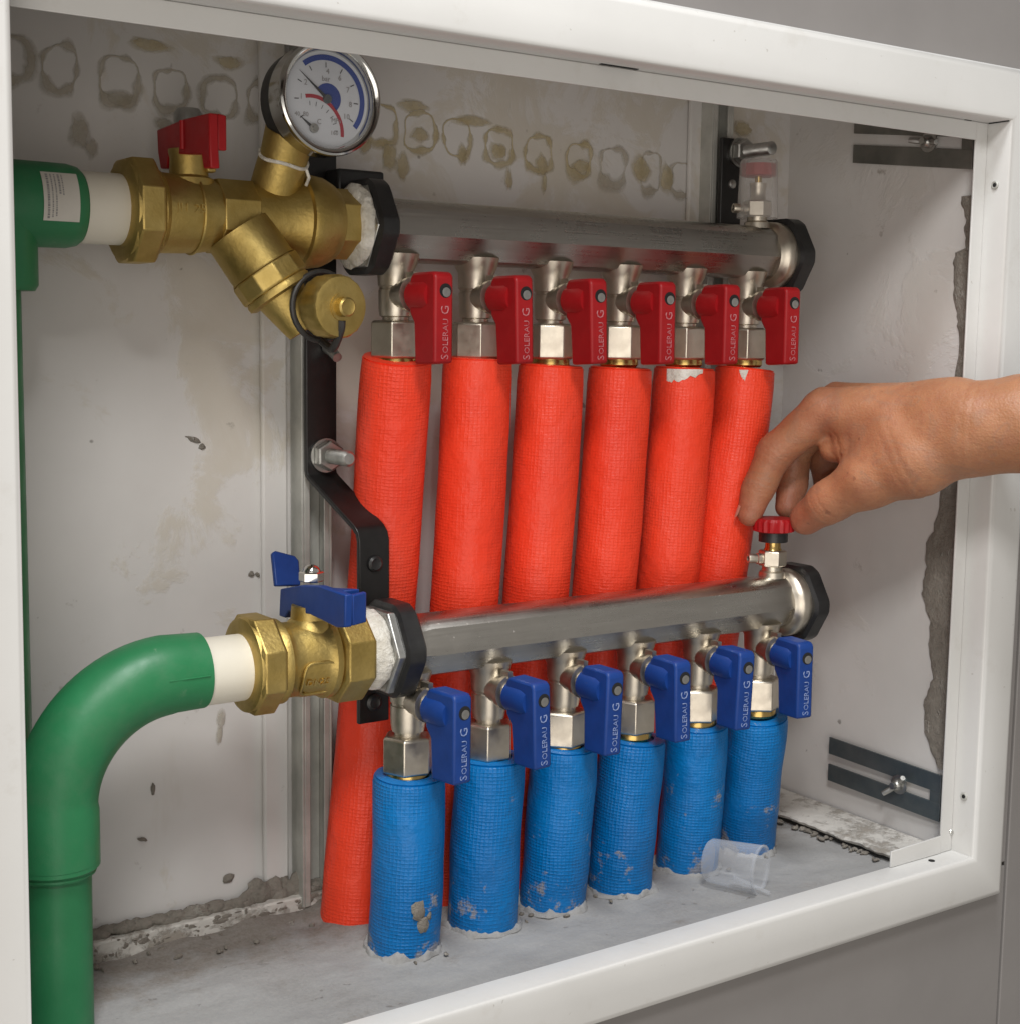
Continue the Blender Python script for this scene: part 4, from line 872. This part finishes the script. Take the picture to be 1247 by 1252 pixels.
    tt.tube(catmull([low, low + dd * 0.010 - x_ * 0.0035, c + dd * 0.0225 - x_ * 0.0115, c + dd * 0.0235 - x_ * 0.0065], 6), [0.0020] * 19, 10)
    rr = []
    for k in range(24):
        a = 2 * math.pi * k / 24; rr.append(c + dd * 0.0232 + (x_ * math.cos(a) + y_ * math.sin(a)) * 0.0062)
    obj('tether', tt, 'rubber', t)
brass_upper()

# ------------------------------------------------------------------ pressure gauge
def gauge():
    c = Vector((-0.0478, 0.0035, 0.2690)); t = thing('pressure_gauge', 'round pressure gauge with chrome rim and white dial above the brass valve', 'gauge', c); ax = (0, -1, 0); R = 0.0268
    obj('case', MB().lathe([(-0.0235, R * 0.86), (-0.0225, R * 0.93), (-0.010, R * 0.94)], c, ax, 64), 'black_plastic', t)
    obj('bezel', MB().lathe([(-0.0105, R * 0.95), (-0.0105, R * 0.985), (-0.0015, R * 0.985), (0.0005, R), (0.0022, R * 0.985), (0.0030, R * 0.95), (0.0026, R * 0.90), (0.0010, R * 0.85), (-0.0034, R * 0.82)], c, ax, 72, caps=False), 'chrome', t)
    dl = obj('dial', MB().lathe([(-0.0040, R * 0.83), (-0.0032, R * 0.83)], c, ax, 64), 'dial_white', t)
    obj('gauge_glass', MB().lathe([(0.0004, R * 0.855), (0.0009, R * 0.84), (0.0011, 0.0)], c, ax, 64, caps=False), 'gauge_glass', t)
    yd = c.y + 0.0032 - 0.0002; R *= 0.955
    def P(r, a, dy=0.0): return Vector((c.x + R * r * math.cos(rad(a)), yd - dy, c.z + R * r * math.sin(rad(a))))
    def arc(r0, r1, a0, a1, cen=(0, 0), n=40, dy=0.00005):
        mb = MB(); vs = []; off = Vector((cen[0] * R, 0, cen[1] * R))
        for k in range(n + 1):
            a = a0 + (a1 - a0) * k / n; vs += [P(r0, a, dy) + off, P(r1, a, dy) + off]
        return mb.add(vs, [(2 * k, 2 * k + 2, 2 * k + 3, 2 * k + 1) for k in range(n)])
    obj('blue_scale', arc(0.70, 0.80, 128, -38), 'print_blue', t)
    obj('blue_hub', arc(0.0, 0.27, 140, -50, (0.03, 0.02)), 'print_blue', t)
    obj('red_scale', arc(0.595, 0.665, 102, -5, (-0.30, -0.60)), 'print_red', t)
    ticks = MB()
    for k in range(9):
        a = 215 - k * 31; 
        if a < -40: break
        d = P(0.66, a) - P(0.57, a); s_ = Vector((-d.z, 0, d.x)).normalized() * 0.00022
        ticks.add([P(0.57, a, .0001) - s_, P(0.66, a, .0001) - s_, P(0.66, a, .0001) + s_, P(0.57, a, .0001) + s_], [(0, 1, 2, 3)])
    for k in range(7):
        a = 95 - k * 15; off = Vector((-0.30 * R, 0, -0.60 * R)); d = P(0.54, a) - P(0.46, a); s_ = Vector((-d.z, 0, d.x)).normalized() * 0.00013
        ticks.add([P(0.46, a, .0001) - s_ + off, P(0.54, a, .0001) - s_ + off, P(0.54, a, .0001) + s_ + off, P(0.46, a, .0001) + s_ + off], [(0, 1, 2, 3)])
    obj('tick_marks', ticks, 'print_black', t)
    X_, Z_ = (1, 0, 0), (0, 0, 1); num = []
    for txt, a, r in (('1', 180, 0.52), ('2', 149, 0.50), ('4', 87, 0.50), ('6', 56, 0.49), ('7', 25, 0.49), ('8', -6, 0.50), ('10', -34, 0.50)):
        num.append(text_mesh(txt, 0.0036, P(r, a, .0002), X_, Z_, 0.00003, 'CENTER'))
    for txt, r, a, sz in (('bar', 0.36, 92, 0.0034), ('C', 0.45, 250, 0.0034), ('120', 0.60, 246, 0.0030), ('80', 0.53, 216, 0.003), ('40', 0.68, 208, 0.0028), ('MPa', 0.42, -62, 0.0030), ('160', 0.62, -75, 0.0028)):
        num.append(text_mesh(txt, sz, P(r, a, .0002), X_, Z_, 0.00003, 'CENTER'))
    obj('numerals', merge(*num), 'print_grey', t)
    tip = P(0.74, 141, 0.0009); d = (P(0, 0) - tip); s_ = Vector((-d.z, 0, d.x)).normalized(); h0 = P(0.08, -39, 0.0009)
    nd = MB().extrude([tip, h0 + s_ * 0.0009, h0 - s_ * 0.0009], (0, -0.0003, 0)); obj('needle', nd, 'print_black', t)
    obj('needle_hub', MB().lathe([(0, 0.0022), (0.0012, 0.0020)], P(0, 0, 0.0006), ax, 20), 'dark_steel', t)
    c2 = P(0.62, 243, 0.0006); tip2 = P(0.66, 212, 0.0008); d = c2 - tip2; s_ = Vector((-d.z, 0, d.x)).normalized() * 0.0009
    obj('needle', MB().extrude([tip2, c2 + s_, c2 - s_], (0, -0.0003, 0)), 'print_black', t)
    obj('needle_hub', merge(MB().lathe([(0, 0.0022), (0.0010, 0.0022)], c2, ax, 18), MB().lathe([(0.001, 0.0011), (0.0016, 0.0009)], c2, ax, 12)), 'zinc', t)
gauge()

# ------------------------------------------------------------------ green pipes
def bent(pts, r, bendr, n=14):
    P = [Vector(p) for p in pts]; out = [P[0]]
    for i in range(1, len(P) - 1):
        a = (P[i - 1] - P[i]).normalized(); b = (P[i + 1] - P[i]).normalized(); th = a.angle(b); d = bendr / math.tan(th / 2)
        cen = P[i] + (a + b).normalized() * (bendr / math.sin(th / 2)); s0 = P[i] + a * d - cen; s1 = P[i] + b * d - cen; tot = s0.angle(s1)
        for k in range(n + 1):
            u = k / n; out.append(cen + (s0 * math.sin((1 - u) * tot) + s1 * math.sin(u * tot)) / math.sin(tot))
    out.append(P[-1]); return out
def greens():
    y = YL; t = thing('green_pipe', 'thick green pipe bend with white stub, rising in the lower left corner', 'pipe', (-0.182, y, ZF), 'green plastic pipes')
    pts = bent([(-0.1140, y, 0.0012), (-0.1832, y, 0.0012), (-0.1832, y, -0.0780)], 0, 0.0560, 22)
    obj('elbow', MB().tube(pts, [0.0178, 0.0182] + [0.0186] * (len(pts) - 4) + [0.0192, 0.0192], 40), 'green_plastic', t, smooth=50)
    obj('elbow_rim', MB().lathe([(0, 0.0192), (0.002, 0.0192), (0.0040, 0.0172)], (-0.1832, y, -0.0778), (0, 0, -1), 40), 'green_plastic', t)
    bead = [(-0.1835 + 0.0166 * math.cos(a), y + 0.0166 * math.sin(a), -0.0822 + 0.0007 * noise.noise(Vector((math.cos(a) * 2, math.sin(a) * 2, 4)))) for a in [2 * math.pi * k / 48 for k in range(48)]]
    obj('weld_bead', MB().tube(bead, 0.0013, 8, closed=True), 'green_plastic', t)
    obj('straight_pipe', MB().tube([(-0.1838, y, -0.079), (-0.1842, y, -0.12), (-0.1842, y, -0.19), (-0.1842, y, -0.30)], 0.0160, 40), 'green_plastic', t)
    obj('white_stub', MB().lathe([(0, 0.0160), (0.034, 0.0160)], (-0.1180, y, 0.0002), XA, 40), 'white_plastic', t)
    obj('seam', MB().tube([(-0.136, y - 0.0184, 0.0022), (-0.116, y - 0.0180, 0.0024)], 0.0004, 6), 'green_plastic', t)
    y = YU; z = 0.2145
    t = thing('green_pipe', 'green elbow and thin riser at the upper left, with a white sticker', 'pipe', (-0.19, y, z), 'green plastic pipes')
    obj('elbow', MB().lathe([(0, 0.0170), (0.010, 0.0190), (0.0335, 0.0188), (0.0380, 0.0178), (0.0400, 0.0160)], (-0.1960, y, z), XA, 40), 'green_plastic', t)
    obj('elbow_drop', MB().lathe([(0, 0.0170), (0.0320, 0.0170), (0.0345, 0.0155)], (-0.1925, y, z - 0.004), (0, 0, -1), 40), 'green_plastic', t)
    obj('riser', MB().tube([(-0.1985, y, z - 0.035), (-0.1985, y, 0.05), (-0.1985, y, -0.08), (-0.1985, y, -0.2)], 0.0152, 36), 'green_plastic', t)
    obj('white_stub', MB().lathe([(0, 0.0163), (0.034, 0.0163)], (-0.1560, y, z), XA, 40), 'white_plastic', t)
    # curved sticker with lines of print
    def cyl(x, an, r): return (x, y + r * math.cos(rad(an)), z + r * math.sin(rad(an)))
    st = obj('sticker', MB().grid(lambda u, v: cyl(-0.1775 + 0.0160 * u, 137 + (205 - 137) * v, 0.01925), 4, 14), 'sticker', t, smooth=60)
    pr_ = MB(); r = random.Random(5)
    for x, w in ((-0.1758, 0.0010), (-0.1738, 0.0006), (-0.1722, 0.0006), (-0.1706, 0.0009), (-0.1690, 0.0006)):
        a = 141
        while a < (199 if x < -0.1715 else 170):
            da = r.uniform(1.0, 3.0); pr_.add([cyl(x, a, 0.0194), cyl(x + w, a, 0.0194), cyl(x + w, a + da, 0.0194), cyl(x, a + da, 0.0194)], [(0, 1, 2, 3)]); a += da + r.uniform(0.5, 1.1)
    obj('sticker_print', pr_, 'print_grey', st)
greens()

# ------------------------------------------------------------------ translucent cup lying on the concrete
def cup():
    ax = Vector((0.44, -0.90, 0.0)).normalized(); L = 0.033; a = Vector((0.1975, -0.0075, ZF + 0.0138)); b = a + ax * L
    prof = [(0.0, 0.0), (0.0002, 0.0114), (0.002, 0.0128), (L, 0.0142), (L, 0.0136)]
    o = obj('dust_cap', MB().lathe(prof, a, ax, 40, caps=False), 'milky_plastic', None, origin=a, smooth=50)
    tag(o, 'clear plastic dust cap lying on the concrete floor by the blue pipes', 'plastic cap')
    obj('cap_rim', MB().lathe([(0, 0.0137), (0.0012, 0.0146), (0.0022, 0.0146), (0.0022, 0.0135)], a + ax * (L - 0.0015), ax, 40, caps=False), 'milky_plastic', o)
    x_, y_, z_ = frame_of(ax)
    obj('cap_rib', MB().tube([a + ax * (L * 0.55) - x_ * 0.006 + y_ * 0.004, a + ax * (L + 0.008) - x_ * 0.0105 + y_ * 0.006], 0.0011, 8), 'milky_plastic', o)
    obj('cap_rib', MB().tube([a + ax * (L * 0.5) + x_ * 0.004 - y_ * 0.006, a + ax * (L - 0.001) + x_ * 0.0055 - y_ * 0.0065], 0.0010, 8), 'milky_plastic', o)
cup()

# ------------------------------------------------------------------ the hand on the red knob
def surface_nets(F, lo, h):
    s = F < 0; nx, ny, nz = F.shape
    corner = [s[dx:nx - 1 + dx, dy:ny - 1 + dy, dz:nz - 1 + dz] for dx in (0, 1) for dy in (0, 1) for dz in (0, 1)]
    tot = sum(c.astype(np.int8) for c in corner); act = (tot > 0) & (tot < 8)
    idx = -np.ones(act.shape, int); cells = np.argwhere(act); idx[act] = np.arange(len(cells))
    acc = np.zeros((len(cells), 3)); cnt = np.zeros(len(cells)); offs = [(dx, dy, dz) for dx in (0, 1) for dy in (0, 1) for dz in (0, 1)]
    for i in range(8):
        for j in range(i + 1, 8):
            a, b = np.array(offs[i]), np.array(offs[j])
            if np.abs(a - b).sum() != 1: continue
            fa = F[tuple((cells + a).T)]; fb = F[tuple((cells + b).T)]; m = (fa < 0) != (fb < 0)
            tt = np.where(m, fa / np.where(m, fa - fb, 1), 0)
            acc[m] += (a + (b - a) * tt[:, None])[m]; cnt[m] += 1
    verts = lo + (cells + acc / cnt[:, None]) * h; faces = []
    for ax in range(3):
        o1, o2 = [(1, 2), (2, 0), (0, 1)][ax]
        A = [slice(None)] * 3; B = [slice(None)] * 3; A[ax] = slice(0, -1); B[ax] = slice(1, None)
        sa, sb = s[tuple(A)], s[tuple(B)]; e = np.argwhere(sa != sb)
        e = e[(e[:, o1] > 0) & (e[:, o2] > 0)]
        e = e[(e[:, o1] < F.shape[o1] - 1) & (e[:, o2] < F.shape[o2] - 1)]
        u1 = np.zeros(3, int); u1[o1] = 1; u2 = np.zeros(3, int); u2[o2] = 1
        q_ = np.stack([idx[tuple((e - u1 - u2).T)], idx[tuple((e - u2).T)], idx[tuple(e.T)], idx[tuple((e - u1).T)]], 1)
        fl = sa[tuple(e.T)]; q_[~fl] = q_[~fl][:, ::-1]; faces.append(q_)
    return verts, np.concatenate(faces)
def hand():
    J = dict(a0=(0.3331, -0.1467, 0.1195), a1=(0.3164, -0.121, 0.1148), wr=(0.3033, -0.1001, 0.1112), wm=(0.3004, -0.0853, 0.1146),
             imcp=(0.2714, -0.0155, 0.1173), mmcp=(0.2934, -0.0048, 0.1199), rmcp=(0.3120, -0.0062, 0.1167), pmcp=(0.3270, -0.0145, 0.1105),
             palm=(0.2891, -0.0572, 0.1014), web=(0.2813, -0.0351, 0.0978), lobe=(0.2776, -0.0206, 0.0954),
             tcmc=(0.2864, -0.0748, 0.0922), tmcp=(0.275, -0.0504, 0.0795), tip_=(0.2681, -0.0259, 0.064), ttip=(0.2686, -0.0083, 0.0523),
             ipip=(0.2572, 0.0078, 0.0916), idip=(0.2508, 0.0142, 0.0709), itip=(0.2471, 0.018, 0.0537),
             mpip=(0.2861, 0.0197, 0.0924), mdip=(0.2851, 0.0196, 0.0699), mtip=(0.2777, 0.0166, 0.0562),
             rpip=(0.3090, 0.0180, 0.0868), rdip=(0.3120, 0.0140, 0.0690), rtip=(0.3061, 0.0020, 0.0712),
             ppip=(0.3240, 0.0070, 0.0850), ptip=(0.3190, -0.0030, 0.0715))
    J = {k: np.array(v) for k, v in J.items()}
    h = 0.00095; pad = 0.03
    P = np.array(list(J.values())); lo = P.min(0) - pad; hi = P.max(0) + pad
    # stop the arm at its cut: keep a0 end inside the grid
    n = np.ceil((hi - lo) / h).astype(int); g = [lo[i] + h * np.arange(n[i]) for i in range(3)]
    X = np.stack(np.meshgrid(*g, indexing='ij'), -1).astype(np.float32)
    def cap(a, b, ra, rb):
        a = J[a] if isinstance(a, str) else a; b = J[b] if isinstance(b, str) else b
        d = (b - a).astype(np.float32); t = np.clip(((X - a.astype(np.float32)) @ d) / max(1e-9, float(d @ d)), 0, 1)
        q_ = X - a.astype(np.float32) - t[..., None] * d
        return np.sqrt((q_ ** 2).sum(-1)) - (ra + (rb - ra) * t)
    def smin(a, b, k):
        hh = np.clip(0.5 + 0.5 * (b - a) / k, 0, 1); return b + (a - b) * hh - k * hh * (1 - hh)
    def chain(pts, k=0.003):
        f = None
        for (a, ra), (b, rb) in zip(pts, pts[1:]):
            c = cap(a, b, ra, rb); f = c if f is None else smin(f, c, k)
        return f
    base = smin(cap('a0', 'a1', 0.0255, 0.0245), cap('a1', 'wr', 0.0245, 0.0232), 0.012)
    base = smin(base, cap('wr', 'wm', 0.0232, 0.0215), 0.012)
    for mc, r in (('imcp', 0.0122), ('mmcp', 0.0122), ('rmcp', 0.0115), ('pmcp', 0.0105)):
        base = smin(base, cap('wm', mc, 0.0190, r), 0.010)
    base = smin(base, cap('palm', 'web', 0.0215, 0.0125), 0.010)
    base = smin(base, cap('palm', 'rmcp', 0.0190, 0.0105), 0.010)
    thumb = chain([('wr', 0.0205), ('tcmc', 0.0206), ('tmcp', 0.0162), ('tip_', 0.0120), ('ttip', 0.0100)], 0.006)
    # ball of the thumb tip and knuckle
    base = smin(base, thumb, 0.009)
    base = smin(base, cap('lobe', 'web', 0.0088, 0.0105), 0.004)
    fi = chain([('imcp', 0.0124), ('ipip', 0.0112), ('idip', 0.0097), ('itip', 0.0079)])
    fi = smin(fi, cap('ipip', 'ipip', 0.0117, 0.0117), 0.002)
    fm = chain([('mmcp', 0.0120), ('mpip', 0.0106), ('mdip', 0.0092), ('mtip', 0.0076)])
    fr = chain([('rmcp', 0.0112), ('rpip', 0.0100), ('rdip', 0.0086), ('rtip', 0.0074)])
    fp = chain([('pmcp', 0.0102), ('ppip', 0.0088), ('ptip', 0.0070)])
    fing = np.minimum(np.minimum(fi, fm), np.minimum(fr, fp))
    F = smin(base, fing, 0.0038)
    # creases across the joints, tendons on the back of the hand, loose skin at the web
    def crease(F, at_, d, rad_, depth, offs):
        d = np.array(d, float); d /= np.linalg.norm(d); q_ = X - J[at_].astype(np.float32); ax_ = q_ @ d.astype(np.float32); near = np.clip(1 - np.sqrt((q_ ** 2).sum(-1)) / rad_, 0, 1) ** 0.5
        wav = 0.0005 * np.sin(X[..., 1] * 900 + X[..., 2] * 700)
        for o_ in offs: F = F + depth * np.exp(-((ax_ - o_ + wav) / 0.0008) ** 2) * near
        return F
    D = lambda a, b: J[b] - J[a]
    for at_, a, b, rr in (('ipip', 'imcp', 'idip', 0.017), ('idip', 'ipip', 'itip', 0.014), ('mpip', 'mmcp', 'mdip', 0.016), ('mdip', 'mpip', 'mtip', 0.014), ('tip_', 'tmcp', 'ttip', 0.018)):
        F = crease(F, at_, D(a, b), rr, 0.0009, (-0.0028, 0.0, 0.0024))
    F = crease(F, 'tcmc', (J['tmcp'] - J['wr']) , 0.030, 0.0006, (0.004, 0.010)); F = crease(F, 'wr', D('a1', 'wm'), 0.032, 0.0005, (-0.004, 0.001))
    F = crease(F, 'web', (0.4, 0.8, -0.2), 0.022, 0.0007, (-0.002, 0.004))
    for a, b in (('wm', 'imcp'), ('wm', 'mmcp')):
        u_ = np.array((0, 0.004, 0.0155)); F = smin(F, cap(J[a] + u_, J[b] + np.array((0, 0, 0.0108)), 0.0032, 0.0026), 0.006)
    F = F - 0.0005 * np.sin(X[..., 0] * 190 + 40 * X[..., 2]) * np.sin(X[..., 1] * 170 + 1.0) * np.sin(X[..., 2] * 210)
    v, f = surface_nets(F.astype(np.float64), lo, h)
    # cut the far end of the arm where the sleeve begins
    t = thing('person', 'right hand turning the red knob, forearm entering from the right edge', 'hand', tuple(J['wr']))
    o = obj('arm', MB().add(v.tolist(), [tuple(int(i) for i in q_) for q_ in f]), 'skin', t, smooth=180)
    tint = np.zeros(len(v))
    for k_, w_, s_ in (('ipip', .8, .011), ('idip', .7, .009), ('itip', 1.0, .011), ('ttip', 1.0, .013), ('tip_', .7, .010), ('mtip', 1, .011), ('mdip', .7, .01), ('imcp', .75, .013), ('mmcp', .7, .012), ('tmcp', .35, .015), ('rtip', .8, .012), ('rpip', .6, .012), ('palm', .35, .03)):
        tint = np.maximum(tint, w_ * np.exp(-((v - J[k_]) ** 2).sum(1) / (1.6 * s_) ** 2))
    at_ = o.data.attributes.new('tint', 'FLOAT', 'POINT'); at_.data.foreach_set('value', tint.astype(np.float32))
    sm = o.modifiers.new('smooth', 'SMOOTH'); sm.iterations = 3; sm.factor = 0.5
    # white cuff
    d = (J['a0'] - J['a1']); d = d / np.linalg.norm(d); c0 = Vector(J['a1'] + d * 0.0036); dv = Vector(d)
    obj('sleeve', MB().lathe([(0.0002, 0.0262), (-0.0006, 0.0270), (0, 0.0279), (0.02, 0.0285), (0.09, 0.033), (0.09, 0.030)], c0, dv, 40, radfun=lambda a, t_: 1 + 0.03 * noise.noise(Vector((math.cos(a) * 2, math.sin(a) * 2, t_ * 60))), caps=False), 'cloth', t)
    # nails on the index finger and thumb
    def nail(c, axis, nrm, w, l, r):
        ax = Vector(axis).normalized(); nr = Vector(nrm); nr = (nr - ax * nr.dot(ax)).normalized(); sd = ax.cross(nr); c = Vector(c)
        def fn(u, v_):
            s_ = (u - 0.5) * 2; tt = (v_ - 0.5) * 2; s2 = s_ * math.sqrt(max(0.05, 1 - 0.55 * tt ** 4)); a = s2 * 0.95
            return c + ax * (tt * l) + nr * (r * math.cos(a) + 0.0001 * (1 - tt * tt)) + sd * (r * math.sin(a))
        obj('fingernail', MB().grid(fn, 8, 8), 'fingernail', t, smooth=60)
    it = Vector(J['itip']); ia = it - Vector(J['idip']); nail(it - ia.normalized() * 0.0005, ia, (-0.45, 0.85, 0.2), 0.006, 0.0052, 0.0081)
hand()
